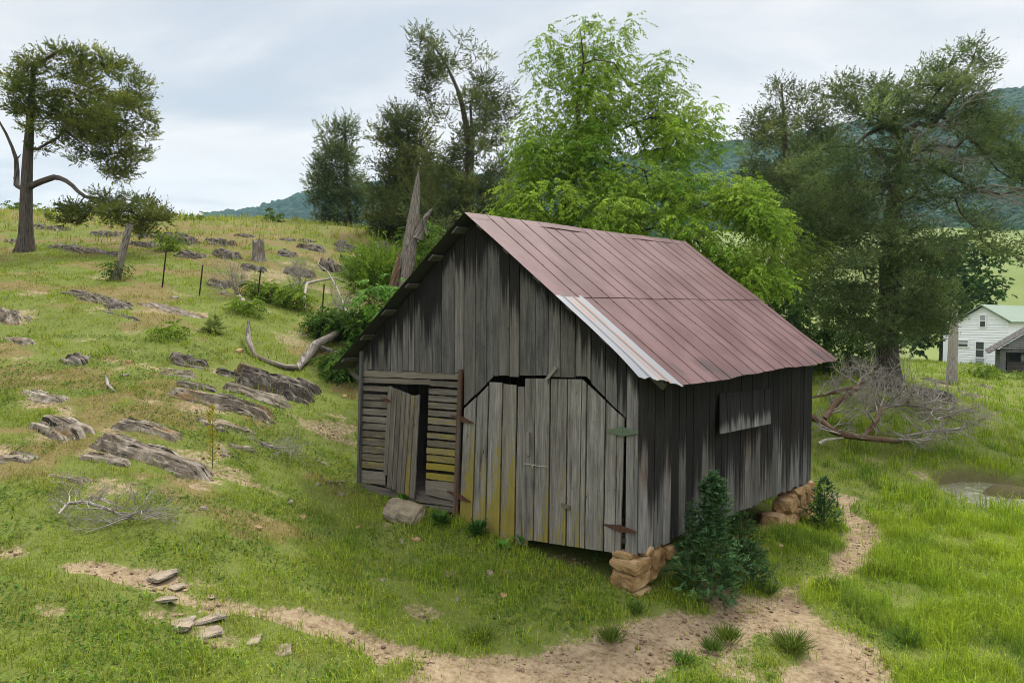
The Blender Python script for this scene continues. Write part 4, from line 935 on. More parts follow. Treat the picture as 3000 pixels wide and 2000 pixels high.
mb = MB(); mb.tube([P(1375, 560, 35.8), P(1384, 470, 35.8), P(1382, 380, 35.8), P(1378, 310, 35.8), P(1392, 240, 35.9)], [.12, .11, .09, .06, .02], 8); mb.build('second_stem', M['bark'], t4, smooth=True)
# 5 bright green tree behind the roof
GRN0, GRN1 = (.105, .215, .022), (.265, .385, .042)
lobes = [([(1660, 45), (1700, 60), (1725, 55), (1760, 75), (1790, 95), (1850, 60), (1855, 90), (1820, 120), (1850, 150), (1865, 190), (1850, 230), (1870, 300), (1860, 380), (1800, 420), (1700, 400), (1640, 420), (1615, 330), (1640, 280), (1590, 250), (1555, 205), (1600, 215), (1640, 205), (1545, 125), (1600, 165), (1590, 95), (1620, 100), (1680, 130)], 19.2, 85, 1.2, .38),
    ([(1910, 170), (1985, 180), (1930, 215), (1960, 260), (2015, 262), (1985, 290), (2040, 300), (2085, 305), (2040, 330), (2110, 350), (2120, 385), (2105, 410), (2130, 430), (2060, 440), (2100, 465), (2000, 480), (1880, 460), (1860, 390), (1880, 300), (1860, 235), (1890, 200)], 19.5, 70, 1.3, .38),
    ([(1555, 285), (1580, 300), (1590, 350), (1640, 370), (1760, 330), (1800, 420), (1760, 480), (1640, 500), (1540, 540), (1490, 440), (1510, 400), (1480, 390), (1540, 360)], 18.4, 70, 1.3, .36),
    ([(1480, 540), (1600, 480), (1760, 480), (1900, 480), (2020, 480), (2110, 520), (2180, 560), (2240, 600), (2190, 660), (2080, 640), (1980, 660), (1880, 680), (1700, 680), (1560, 650), (1480, 600)], 18.0, 140, 1.7, .30),
    ([(1440, 625), (1500, 600), (1580, 620), (1560, 670), (1470, 655)], 17.8, 14, .8, None), ([(2100, 520), (2170, 530), (2240, 545), (2250, 590), (2290, 640), (2315, 690), (2270, 700), (2200, 660), (2130, 600)], 17.4, 42, .9, None),
    ([(1740, 640), (1830, 620), (1850, 660), (1790, 700), (1740, 700)], 17.2, 14, .6, None),
    ([(1950, 640), (2060, 660), (2120, 720), (2190, 760), (2300, 800), (2310, 830), (2220, 860), (2120, 800), (2040, 720)], 17.0, 46, 1.0, None)]
t5, cen, A, par, nt_ = tree('walnut_tree', 'big bright green leafy tree rising behind the barn roof', 'tree', [P(x, y, 18.8) for x, y in ((1650, 1000), (1655, 760), (1655, 640), (1672, 540), (1700, 420), (1690, 300), (1712, 180), (1700, 90))], [.32, .26, .2, .13, .085, .055, .03, .01],
    lobes, 31, 'broad', GRN0, GRN1, per=190, clr=.37, r_tip=.0065, rmax=.13, updown=.3, leafkw={'L': (.07, .12), 'W': .043})
# 6-8 right-hand group
tree('cedar_tree', 'dark cedar with twin feathery tops left of the gnarled cedar', 'tree', [P(x, y, 33) for x, y in ((2330, 1010), (2320, 800), (2310, 600), (2300, 420), (2290, 250))], [.3, .25, .2, .12, .03],
    [([(2262, 245), (2300, 237), (2310, 260), (2340, 235), (2360, 250), (2380, 260), (2375, 290), (2420, 250), (2440, 290), (2420, 330), (2480, 380), (2500, 600), (2400, 760), (2250, 780), (2180, 600), (2165, 500), (2200, 470), (2165, 410), (2195, 355), (2215, 330), (2230, 290), (2265, 275)], 33, 170, 2.5, .34)],
    41, 'cedar', (.045, .068, .026), (.105, .125, .045), 'cedars right of the barn', per=290, clr=.46, flat=.6, r_tip=.010, leafkw={'L': (.10, .25), 'W': .045})
t7, cen, A, par, nt_ = tree('cedar_tree', 'old gnarled spreading cedar with a thick trunk and grey dead branches right of the barn', 'tree', [P(x, y, 23.5) for x, y in ((2598, 1150), (2598, 1080), (2600, 950), (2604, 800), (2612, 650), (2622, 540), (2628, 460), (2640, 385))], [.58, .42, .34, .30, .26, .22, .18, .11],
    [([(2430, 250), (2490, 215), (2510, 240), (2540, 220), (2600, 225), (2640, 270), (2680, 215), (2740, 175), (2800, 150), (2860, 115), (2870, 150), (2930, 190), (2880, 230), (2900, 300), (2850, 330), (2780, 370), (2700, 350), (2600, 400), (2500, 370), (2450, 330)], 23, 140, 1.8, .40),
     ([(2290, 500), (2340, 440), (2450, 400), (2560, 430), (2600, 520), (2560, 640), (2480, 700), (2380, 680), (2300, 640)], 22.3, 100, 1.8, .37), ([(2300, 620), (2500, 640), (2600, 760), (2600, 900), (2520, 980), (2400, 940), (2320, 820)], 22.6, 95, 2.0, .33),
     ([(2800, 330), (2900, 300), (2960, 320), (2990, 400), (3080, 430), (3100, 560), (3040, 600), (2940, 520), (2860, 470), (2780, 420)], 23, 90, 1.8, .30),
     ([(2520, 660), (2640, 650), (2760, 680), (2840, 740), (2800, 800), (2680, 780), (2560, 760), (2500, 720)], 22.0, 46, 1.2, .2), ([(2800, 600), (2920, 640), (2980, 700), (3080, 720), (3050, 790), (2930, 760), (2850, 700)], 23, 26, 1.4, .36),
     ([(2640, 800), (2760, 820), (2830, 870), (2800, 930), (2740, 1000), (2660, 980)], 23.0, 60, 1.6, .28), ([(2420, 620), (2560, 560), (2680, 600), (2720, 720), (2680, 800), (2640, 900), (2560, 1000), (2440, 960)], 21.9, 58, 1.0, .36), ([(2540, 400), (2700, 375), (2860, 440), (2920, 530), (2800, 620), (2640, 620), (2560, 520)], 22.6, 55, 1.3, .30), ([(2480, 860), (2720, 880), (2740, 1010), (2640, 1050), (2520, 1040)], 22.2, 24, .9, .30)],
    42, 'cedar', (.046, .076, .030), (.130, .172, .066), 'cedars right of the barn', per=215, clr=.33, flat=.5, r_tip=.0095, rmax=.13, updown=-.05, leafkw={'L': (.07, .17), 'W': .032})
mb = MB()
for pts, rr in (([(2640, 390, 23.4), (2690, 362, 23.2), (2730, 372, 23.1), (2760, 330, 23.1), (2795, 285, 23), (2825, 225, 23), (2850, 175, 23), (2868, 120, 23)], [.11, .10, .09, .08, .065, .05, .03, .012]), ([(2640, 395, 23.4), (2590, 370, 23.2), (2540, 395, 23), (2500, 430, 22.8)], [.12, .09, .06, .02]),
                ([(2625, 470, 23.5), (2700, 470, 23.3), (2780, 510, 23), (2860, 560, 22.8), (2940, 570, 22.8), (3020, 545, 22.8)], [.08, .07, .06, .05, .04, .02]), ([(2620, 480, 23.4), (2580, 455, 23), (2545, 420, 22.8)], [.1, .08, .04]), ([(2630, 470, 23.3), (2690, 440, 23), (2740, 440, 22.9)], [.09, .07, .03])):
    mb.tube([P(*a) for a in pts], rr, 8, wob=.2)
mb.build('limb', M['bark'], t7, smooth=True)
rng = np.random.default_rng(44)
cedar_dead = [(P(a_, b_, 22.9 + rng.normal() * .3), Vector((rng.normal() + dx_, -.5 + .5 * rng.normal(), rng.normal() * .5 - .1)).normalized(), rng.uniform(.7, 1.2)) for (a_, b_, dx_) in [(2625, 480, 1), (2700, 470, .5), (2760, 510, .6), (2820, 540, .6), (2880, 560, .5), (2930, 570, .4), (2580, 440, -1), (2550, 420, -.8), (2615, 600, -1), (2612, 650, .6), (2605, 720, -.8), (2608, 760, .9), (2740, 440, .6), (2720, 372, .4), (2660, 372, -.2), (2620, 520, .9), (2850, 550, .2)] for _q in range(2)]
twig_deps = cedar_dead
lim, lr = resample([P(*a) for a in [(2608, 640, 22.9), (2630, 600, 22.7), (2628, 480, 22.5), (2600, 560, 22.6), (2585, 620, 22.6), (2592, 660, 22.6), (2612, 672, 22.7)]], [.035, .05, .03, .03, .04, .03, .02], 14)
mb = MB()
for pts, rr in (([(2612, 680, 22.9), (2590, 630, 22.7), (2583, 570, 22.7), (2600, 520, 22.7), (2628, 472, 22.9)], [.02, .035, .045, .05, .06]), ([(2610, 440, 22.5), (2560, 430, 22.3), (2530, 455, 22.2), (2525, 490, 22.2), (2510, 540, 22.2)], [.04, .035, .03, .02, .01]), ([(2610, 390, 22.6), (2645, 440, 22.5), (2670, 470, 22.5), (2690, 520, 22.4), (2680, 560, 22.4)], [.04, .04, .03, .02, .01]), ([(2590, 470, 22.4), (2560, 480, 22.3), (2550, 510, 22.3)], [.03, .02, .01])):
    mb = MB(); mb.tube([P(*a) for a in pts], rr, 6, wob=.2); mb.build('dead_limb', M['grey'], t7, smooth=True)
tree('leafy_tree', 'dark green leafy tree filling the shade behind the barn gable end', 'tree', [P(x, y, 26.5) for x, y in ((2420, 1080), (2420, 960), (2430, 860))], [.16, .12, .04],
    [([(2180, 800), (2280, 770), (2420, 790), (2560, 830), (2600, 960), (2580, 1080), (2440, 1100), (2300, 1080), (2240, 980)], 26.5, 150, 2.2, .15)], 51, 'broad', (.028, .066, .018), (.075, .14, .03), None, per=150, clr=.55, r_tip=.006, leafkw={'L': (.10, .17), 'W': .055})
tree('leafy_tree', 'mid green rounded tree rising behind the white house', 'tree', [P(x, y, 72) for x, y in ((2760, 1100), (2765, 960), (2770, 820))], [.4, .3, .08],
    [([(2620, 760), (2700, 700), (2800, 680), (2890, 700), (2928, 780), (2930, 850), (2890, 895), (2800, 915), (2760, 980), (2690, 1040), (2620, 960)], 72, 130, 3.6, .1)], 52, 'broad', (.030, .072, .016), (.065, .135, .024), None, per=160, clr=1.5, r_tip=.012, leafkw={'L': (.3, .5), 'W': .17})
tree('locust_tree', 'yellow green small leafy tree just beyond the far roof corner', 'tree', [P(x, y, 21) for x, y in ((2260, 1040), (2255, 900), (2250, 780))], [.08, .06, .02],
    [([(2150, 690), (2230, 680), (2330, 700), (2380, 690), (2420, 740), (2380, 800), (2320, 850), (2200, 850), (2140, 780)], 21, 62, 1.2, .3)], 53, 'broad', (.075, .12, .016), (.15, .22, .024), None, per=120, clr=.38, r_tip=.005, leafkw={'L': (.07, .11), 'W': .035})
print('trees done')
# ================================================================== grass
def inbarn(x, y, m=.0):
    dx, dy = x - B0.x, y - B0.y; det = BU.x * BV.y - BU.y * BV.x
    u = (dx * BV.y - dy * BV.x) / det; v = (BU.x * dy - BU.y * dx) / det
    return (u > -m) & (u < BW + m) & (v > -m) & (v < BL + m)
G_GREEN0, G_GREEN1 = np.array([.145, .225, .022]), np.array([.31, .41, .034])
G_DRY0, G_DRY1 = np.array([.22, .185, .065]), np.array([.38, .31, .14])
def grass(name, n, d0, d1, L, W, seed, per, lab, tmax=.92):
    rng = np.random.default_rng(seed); m = n // per
    d = np.sqrt(rng.random(m) * (d1 ** 2 - d0 ** 2) + d0 ** 2); t = rng.uniform(-tmax, tmax, m); x, y = t * d, d
    dirt, dry, mud, hill = masks(x, y)
    lush = S(x, 2.2, 5.5) * S(y, 20, 12) + .55 * S(y, 34, 20) * S(x, 7, 10)
    tus = fbm(x * 2.1, y * 2.1, 81, 3); big = fbm(x * .5, y * .5, 83, 3)
    keep = rng.random(m) < (1 - np.maximum(.93 * S(dirt + .9 * (fbm(x * 3.3, y * 3.3, 87, 3) - .5), .25, .95), .97 * S(mud, .3, .8))) * (.28 + .72 * S(tus, .30, .58)) * (1 - .45 * dry) * (1 - .5 * S(fbm(x * 3.7, y * 3.7, 97, 2), .6, .75))
    keep &= ~inbarn(x, y, .0)
    shp = S(y, 20, 30)
    x, y, dry, hill, lush, tus, big, dirt = [q[keep] for q in (x, y, dry, hill, lush, tus, big, dirt)]
    k = len(x); z = H(x, y) - .05 * dirt - .01
    crest = S(y, 27, 38) * S(-x, -8, 2)
    hgt = (1 + (1.15 * lush + .30) * S(tus, .44, .68) + .12 * crest) * (.6 + .8 * rng.random(k)) * (1 - .35 * hill * (1 - crest)) * (1 - .45 * S(dirt, .05, .4))
    dryc = np.clip(dry * .95 + .18 * crest + .25 * (big - .5) + .10 * rng.normal(size=k) - .16 * lush, 0, 1)[:, None]
    g = np.clip(.5 + .9 * (big - .5) + .28 * rng.normal(size=k) + .35 * lush, 0, 1)[:, None]
    col = (G_GREEN0 * (1 - g) + G_GREEN1 * g) * (1 - dryc) + (G_DRY0 * (1 - g) + G_DRY1 * g) * dryc
    red = (S(fbm(x * 1.9 + 7, y * 2.4, 93, 3), .52, .68) * (.34 + .40 * hill) * (1 - lush) * rng.random(k))[:, None]; col = col * (1 - red) + np.array([.25, .165, .07]) * red
    dk = (S(fbm(x * 2.7, y * 2.7, 95, 3), .55, .68) * .55)[:, None]; col = col * (1 - dk) + col * np.array([.55, .75, .7]) * dk
    yel = (.62 * crest + .30 * hill)[:, None]; col = col * (1 - yel) + np.array([.27, .32, .05]) * yel
    blue = ((vn(x * 1.7, y * 1.7, 91) > .72) & (lush > .3))[:, None] * .35; col = col * (1 - blue) + np.array([.05, .13, .045]) * blue
    R_ = lambda a: np.repeat(a, per, 0)
    N = k * per; bx = R_(x) + rng.normal(0, .045 + W * 2, N); by = R_(y) + rng.normal(0, .045 + W * 2, N); bz = R_(z)
    ln = L * R_(hgt) * (.45 + 1.3 * rng.random(N) ** 1.6); an = rng.uniform(0, 2 * math.pi, N); lean = rng.uniform(.15, 1.0, N)
    wv = W * rng.uniform(.6, 1.4, N); sx, sy = -np.sin(an) * wv / 2, np.cos(an) * wv / 2
    dxy = ln * lean * .75; b = np.stack([bx, by, bz - .02], 1); sv = np.stack([sx, sy, np.zeros(N)], 1)
    mid = b + np.stack([np.cos(an) * dxy * .4, np.sin(an) * dxy * .4, ln * .62], 1); tip = b + np.stack([np.cos(an) * dxy, np.sin(an) * dxy, ln * (1 - .35 * lean)], 1)
    V = np.stack([b - sv, b + sv, mid + sv * .7, tip, mid - sv * .7], 1); I = np.arange(N)[:, None] * 5
    cc = R_(col) * (1 + .22 * rng.normal(size=(N, 1))).clip(.45, 1.7)
    o = mesh(name, V, [np.concatenate([I, I + 1, I + 2, I + 4], 1), np.concatenate([I + 4, I + 2, I + 3], 1)], M['grass'], None, None, {'col': np.repeat(np.clip(cc, .004, 1), 5, 0)})
    o['kind'] = 'stuff'; o['label'] = lab; o['category'] = 'grass'; return o
grass('pasture_grass', 700000, 4.2, 13.5, .082, .0075, 1, 7, 'short green pasture grass around the barn and in the foreground')
grass('hillside_grass', 400000, 13.3, 30, .115, .015, 2, 6, 'grazed yellow green grass on the rocky hillside')
grass('distant_grass', 200000, 29.5, 75, .22, .032, 3, 5, 'pale tall grass along the crest and the far field')
def weeds(name, n, d0, d1, seed, lab):      # low round clover and plantain leaves between the blades
    rng = np.random.default_rng(seed); d = np.sqrt(rng.random(n) * (d1 ** 2 - d0 ** 2) + d0 ** 2); t = rng.uniform(-.9, .9, n); x, y = t * d, d
    keep = (fbm(x * 1.3, y * 1.3, 121, 3) > .5) & ~inbarn(x, y) & (masks(x, y)[0] < .35) & (pond_f(x, y) > 1.1); x, y = x[keep], y[keep]
    pos = np.stack([x, y, H(x, y) + rng.uniform(.0, .04, len(x))], 1); dr = rvec(rng, len(x)); dr[:, 2] = np.abs(dr[:, 2]) * .5
    o = leaf_mesh(name, pos, dr, np.tile([[0, 0, 1.]], (len(x), 1)) + .3 * rng.normal(size=(len(x), 3)), rng.uniform(.025, .06, len(x)), rng.uniform(.02, .035, len(x)), pal(rng, len(x), (.05, .11, .02), (.14, .23, .035)), M['leaf'])
    o['kind'] = 'stuff'; o['label'] = lab; o['category'] = 'ground cover'
weeds('clover', 90000, 4.2, 16, 4, 'low clover leaves scattered through the pasture grass')
# ================================================================== rocks
def outcrop(p0, p1, wd, hh, label, mat='rock', seed=0, group=None, name='rock_outcrop', layers=4, sink=.02):
    """a ledge: a patch of terraced, cracked bedrock rising out of the slope along the line p0-p1"""
    a, b = ground(*p0), ground(*p1); d = Vector((b.x - a.x, b.y - a.y, 0)); ln = d.length; d = d / ln; q = Vector((-d.y, d.x, 0)); q = q if q.y < 0 else -q   # q: downhill
    wd = wd * .78; M_ = {'rock': 'ledge', 'darkrock': 'darkledge'}[mat]; res = max(.026, ln / 95, a.y * .0021); n = int(max(14, ln / res)); m = int(max(14, 1.7 * wd / res)); sx = seed * 7.13
    s_, u_ = np.meshgrid(np.linspace(-.06, 1.06, n), np.linspace(-.85, .85, m), indexing='ij'); L = s_ * ln
    n1 = fbm(L * .8 + sx, u_ * wd * 4.0 + 2, seed + 11, 4); n2 = fbm(L * 2.6 + sx, u_ * wd * 9, seed + 31, 4); lv = vn(L * 3.1 + sx + 1.6 * n2, u_ * 0 + 4 + np.floor(n1 * 4), seed + 5)
    uu = u_ + (fbm(L * .8 + sx, 3.7 + 0 * L, seed, 3) - .5) * .8
    prof = np.where(uu < .0, 1 + (uu - .0) / .95, 1 - (uu - .0) / .62); ends = np.minimum(1, np.minimum(s_ + .03, 1.03 - s_) * 5.0 * (1.0 + .8 * (n1 - .5)))
    p = np.clip(prof, -.6, 1) * .85 + .95 * (n1 - .5) + .35 * (n2 - .5) + .28 * (lv - .5) + .26 * np.sin(uu * 13 + 5 * n1 + sx); p = p * np.clip(ends, 0, 1) - .5 * (1 - np.clip(ends, 0, 1)) - .35 * np.clip(np.abs(u_) - .6, 0, 1) * 4
    p = np.where(p > .8, .8 + (p - .8) * .25, p); K = layers; st = np.floor(p * K); fr = p * K - st; ter = (st + S(fr, .62, 1.0) * .92 + fr * .08) / K
    hh = hh * (.80 if mat == 'rock' or a.y < 17 else .60); z = hh * ter + .03 * hh * (n2 - .5) - sink - .015
    x = a.x + d.x * L + q.x * u_ * wd; y = a.y + d.y * L + q.y * u_ * wd; jit = (fbm(L * 7, u_ * 9, seed + 3, 2) - .5) * res * 1.2; x = x + q.x * jit; y = y + q.y * jit
    z = np.maximum(z, -.35) + H(x, y); I = np.arange(n * m).reshape(n, m)
    o = mesh(name, np.stack([x, y, z], -1), [np.stack([I[:-1, :-1], I[1:, :-1], I[1:, 1:], I[:-1, 1:]], -1).reshape(-1, 4)], M[M_], None, (a.x, a.y, a.z), {'pc': np.stack([u_ * wd + .6 * z / 1 * 0 + sx, L + sx * 1.7, 0 * L], -1)}); return tag(o, label, 'rock outcrop', group)
HG = 'limestone ledges on the hillside'
for i, (p0, p1, wd, hh, lab, mt_) in enumerate([
    ((183, 848), (398, 908), .75, .28, 'dark layered ledge on the upper slope below the wooden post', 'darkrock'), ((408, 882), (605, 935), .7, .12, 'low brown stony ledge above the pale green rosette plant', 'rock'),
    ((485, 1052), (625, 1078), .55, .32, 'dark humped ledge topmost of the cluster left of the curved dead branch', 'darkrock'), ((458, 1085), (592, 1112), .5, .22, 'grey split ledge just under the dark humped ledge', 'rock'),
    ((668, 1098), (938, 1185), .75, .50, 'largest layered ledge nearest the left eave of the barn', 'darkrock'), ((640, 1132), (865, 1196), .5, .26, 'long thin layered ledge along the foot of the largest ledge', 'rock'),
    ((460, 1155), (842, 1248), .55, .30, 'long smooth whale-backed grey ledge in the middle of the slope', 'rock'), ((95, 1235), (240, 1295), .6, .26, 'blocky pale grey ledge at the upper end of the lowest long ledge', 'rock'),
    ((255, 1285), (632, 1408), .50, .26, 'long rough grey ledge running towards the yellow weed stalk', 'rock'), ((320, 1240), (545, 1296), .42, .18, 'narrow broken ledge parallel to and above the long rough ledge', 'rock'),
    ((220, 1442), (430, 1508), .42, .10, 'low smooth purple grey slab above the heap of dead twigs', 'rock'), ((430, 1508), (560, 1532), .32, .06, 'flat slab end nearly buried in dry grass', 'rock'),
    ((600, 1252), (675, 1268), .3, .16, 'short dark ledge right of the yellow weed stalk', 'darkrock'), ((755, 1300), (820, 1312), .3, .14, 'small grey ledge above the pale slabs left of the barn', 'rock'),
    ((838, 1322), (908, 1338), .3, .10, 'thin pale slab left of the barn corner', 'rock'), ((905, 1346), (968, 1364), .35, .12, 'wedge shaped pale slab nearest the barn corner post', 'rock'), ((635, 1318), (720, 1352), .3, .08, 'narrow ledge strip right of the long rough ledge end', 'rock'),
    ((-10, 905), (48, 955), .6, .3, 'grey ledge cut by the left edge of the view high on the slope', 'rock'), ((10, 992), (95, 1012), .45, .16, 'white lichened ledge near the left edge', 'rock'), ((192, 1048), (255, 1070), .4, .22, 'small dark ledge with a white stone beside it', 'darkrock'),
    ((-10, 1338), (90, 1362), .4, .12, 'tan flat ledge at the left edge of the lower slope', 'rock'), ((50, 1145), (195, 1178), .4, .12, 'tan bare strip of rock on the left slope', 'rock'), ((860, 1118), (945, 1158), .4, .34, 'dark block at the right end of the largest layered ledge', 'darkrock'),
    ((620, 1085), (740, 1120), .35, .2, 'thin dark ledge leading into the top of the largest ledge', 'darkrock'), ((500, 1120), (650, 1150), .35, .18, 'mossy ledge strip between the split ledge and the long layered one', 'darkrock'), ((560, 1230), (760, 1272), .35, .14, 'low grey ledge strip below the whale-backed ledge', 'rock'),
    ((230, 1330), (400, 1368), .35, .14, 'low grey strip under the upper part of the long rough ledge', 'rock'), ((660, 1300), (760, 1322), .3, .12, 'thin ledge strip above the pale slabs', 'rock'), ((280, 905), (420, 945), .4, .12, 'thin dark ledge below the upper layered ledge', 'darkrock'), ((130, 1385), (250, 1420), .35, .1, 'low stone strip left of the twig heap slab', 'rock')]):
    outcrop(p0, p1, wd, hh, lab, mt_, i, HG)
CG = 'dark ledges near the hilltop'
for i, (p0, p1, wd, hh, lab) in enumerate([((97, 662), (195, 680), .9, .5, 'dark ledge just right of the big cedar trunk on the crest'), ((128, 722), (290, 745), .9, .4, 'long low ledge right of the cedar roots'), ((204, 735), (360, 755), .8, .35, 'broken ledge between the cedar roots and the wooden post'),
    ((265, 682), (352, 694), .9, .5, 'dark ledge under the hanging cedar limb'), ((378, 714), (466, 728), .9, .5, 'dark ledge right of the wooden post top'), ((470, 692), (575, 718), 1.0, .7, 'high dark ledge left of the grey stump'), ((592, 708), (680, 726), 1.0, .6, 'dark ledge above the slanting rock left of the stump'),
    ((628, 742), (682, 762), .9, .7, 'dark slanting rock close left of the grey stump'), ((610, 825), (678, 846), .9, .5, 'pale grey slanting slab between two steel posts'), ((684, 688), (742, 696), .8, .35, 'small ledge on the skyline above the stump'), ((400, 690), (462, 698), .8, .5, 'dark rock just under the skyline left of the high dark ledge'), ((520, 742), (600, 758), .8, .45, 'dark ledge in front of the high dark ledge'), ((860, 722), (960, 740), .9, .5, 'dark ledge right of the pale crest rock'), ((700, 780), (790, 792), .8, .4, 'brown ledge below the grey stump'), ((20, 705), (60, 715), .8, .4, 'dark rock left of the cedar roots'), ((815, 702), (868, 708), .9, .3, 'pale rock on the crest right of the stump'),
    ((880, 704), (915, 712), .9, .4, 'small dark rock on the crest'), ((968, 716), (1082, 740), 1.0, .6, 'long dark ledge under the crest cedars'), ((826, 792), (930, 816), .9, .6, 'dark ledge behind the bare twiggy bushes'), ((934, 772), (998, 802), 1.0, .8, 'dark tilted rock left of the green bush'),
    ((990, 758), (1052, 778), .9, .6, 'upper dark rock beside the green bush'), ((1004, 798), (1048, 818), .9, .9, 'dark rock half hidden by the green bush'), ((808, 742), (868, 752), .9, .4, 'brown ledge right of the grey stump')]):
    outcrop(p0, p1, wd, hh, lab, 'darkrock', 60 + i, CG, layers=3)
BG = 'rock bank by the gnarled cedar'
for i, (p0, p1, wd, hh, lab, m_) in enumerate([((2640, 1150), (2815, 1185), 1.5, .75, 'dark earthy rock bank right of the gnarled cedar trunk', 'darkrock'), ((2705, 1110), (2790, 1128), .8, .35, 'thin ledge behind the rock bank', 'darkrock'), ((2797, 1144), (2905, 1172), .8, .28, 'brown ledge right of the rock bank', 'rock'),
    ((2846, 1124), (2912, 1142), .6, .2, 'small ledge nearest the old shed', 'rock'), ((2930, 1190), (3010, 1212), .8, .15, 'flat tan ledge at the right edge of the field', 'rock')]):
    outcrop(p0, p1, wd, hh, lab, m_, 90 + i, BG)
def rock(px, py, sx, sy, sz, label, mat, seed, group=None, name='rock', rot=None, dz=0):
    g = ground(px, py); r = random.uniform(0, 3) if rot is None else rot; ca, sa = math.cos(r), math.sin(r)
    o = stone(name, (g.x, g.y, g.z + sz * .08 + dz), Vector((ca, sa, random.uniform(-.1, .1))) * sx, Vector((-sa, ca, random.uniform(-.1, .1))) * sy, Vector((0, 0, sz)), seed, M[mat], None, None, .12, .16, (g.x, g.y, g.z)); return tag(o, label, 'rock', group)
g = ground(1180, 1518); o = stone('rock', (g.x, g.y, g.z + .10), Vector((.55, -.28, -.06)), Vector((.18, .34, .10)), Vector((-.03, -.02, .20)), 7, M['brownstone'], None, None, .05, .08, tuple(g)); tag(o, 'large flat grey brown stone lying before the slatted doorway', 'rock')
LG = 'loose footing stones by the side wall'
for i, (px, py, a, b, c, lab, m_) in enumerate([(2246, 1522, .34, .26, .22, 'yellow sandstone block fallen below the far footing', 'sand'), (2290, 1530, .24, .2, .15, 'grey rounded stone fallen below the far footing', 'rock'), (2245, 1548, .62, .3, .12, 'rusty brown slab lying in the grass by the side wall', 'sand'),
    (2232, 1608, .2, .14, .10, 'white stone at the edge of the thistle', 'rock'), (2272, 1598, .26, .18, .10, 'tan stone in the grass right of the thistle', 'sand'), (2325, 1572, .2, .13, .07, 'thin pale stone above the trodden path', 'rock')]):
    rock(px, py, a, b, c, lab, m_, 300 + i, LG)
PG = 'low stones showing through the trodden foreground'
for i, (px, py, a, b, c, lab) in enumerate([(478, 1680, .26, .14, .10, 'pinkish stone at the broken path edge'), (462, 1752, .34, .12, .06, 'long white stone strip in the dry grass'), (532, 1822, .26, .16, .09, 'grey stone left of the pair above the bare patches'), (605, 1808, .30, .14, .08, 'grey stone right of the pair above the bare patches'),
    (612, 1848, .2, .12, .06, 'flat stone under the grey pair'), (738, 1868, .22, .12, .06, 'flat grey stone low in the foreground'), (805, 1905, .26, .14, .07, 'pale slab lowest in the foreground grass'), (520, 1712, .14, .09, .05, 'small white stone on the path'), (612, 1740, .16, .08, .05, 'tan stone on the path'), (30, 1335, .3, .16, .1, 'tan rounded stone at the left edge')]):
    rock(px, py, a * 1.15, b * 1.35, c * .55, lab, 'paverock', 330 + i, PG, dz=-.018)
PB = 'small stones scattered in the grass before the barn'
sm = [(1218, 1580, .12), (1435, 1680, .11), (1490, 1678, .13), (1475, 1745, .10), (852, 1470, .10), (1000, 1448, .10), (885, 1515, .09), (1340, 1755, .08), (1178, 1585, .09), (755, 1545, .10), (590, 1490, .09), (700, 1210, .1), (380, 1060, .1), (655, 860, .18), (512, 873, .2), (1010, 1160, .12), (1120, 1700, .08), (930, 1420, .1), (1050, 1545, .08), (655, 1185, .12), (250, 1048, .16), (700, 1030, .2), (365, 1100, .12)]
for i, (px, py, s) in enumerate(sm):
    rock(px, py, s * 1.3, s * .8, s * .55, 'small pale stone lying loose in the grass', 'rock' if i % 3 else 'sand', 370 + i, PB, 'small_stone')
# ================================================================== posts, stumps, snag
tw = thing('fence_post', 'leaning grey wooden fence post with ivy at its foot', 'fence post', ground(338, 818))
gp = Vector(tw.location); topP = P(382, 656, (gp - CAM).y)
mb = MB(); mb.tube([gp - Vector((0, 0, .2)), gp.lerp(topP, .5), topP], [.125, .115, .10], 9, wob=.12); mb.build('post', M['dead'], tw)
rng = np.random.default_rng(70); cen = np.array([tuple(gp.lerp(topP, f) + Vector((random.uniform(-.12, .12), -.1, 0))) for f in np.linspace(0.02, .32, 9)])
leaf_mesh('ivy', *broad_leaves(cen, rng, 60, .22, (.035, .07, .015), (.09, .15, .03), L=(.05, .1), W=.05), M['leaf'], tw)
for i, (b, t_, lab) in enumerate([((475, 842), (487, 735), 'steel fence post leaning right, first after the wooden post'), ((584, 866), (594, 776), 'short steel fence post second from the wooden post'), ((752, 890), (764, 790), 'steel fence post beside the bright green weeds'), ((942, 936), (950, 832), 'steel fence post in the dead twigs near the barn')]):
    g = ground(*b); tp = P(t_[0], t_[1], (g - CAM).y); m = MB(); e = (tp - g); x = Vector((.022, 0, 0)); y = Vector((0, .03, 0)); bt = g - e * .1
    m.box(bt - x - Vector((0, .004, 0)), x * 2, Vector((0, .008, 0)), e * 1.1); m.box(bt - Vector((.004, 0, 0)) - y * 0 + Vector((0, -.036, 0)), Vector((.008, 0, 0)), Vector((0, .0315, 0)), e * 1.1)
    for k in range(7): m.box(bt + e * (.3 + .11 * k) + Vector((-.012, .0045, 0)), Vector((.024, 0, 0)), Vector((0, .009, 0)), Vector((0, 0, .012)))
    o = m.build('steel_post', M['post'], None, tuple(g)); tag(o, lab, 'fence post', 'steel posts of the old fence line')
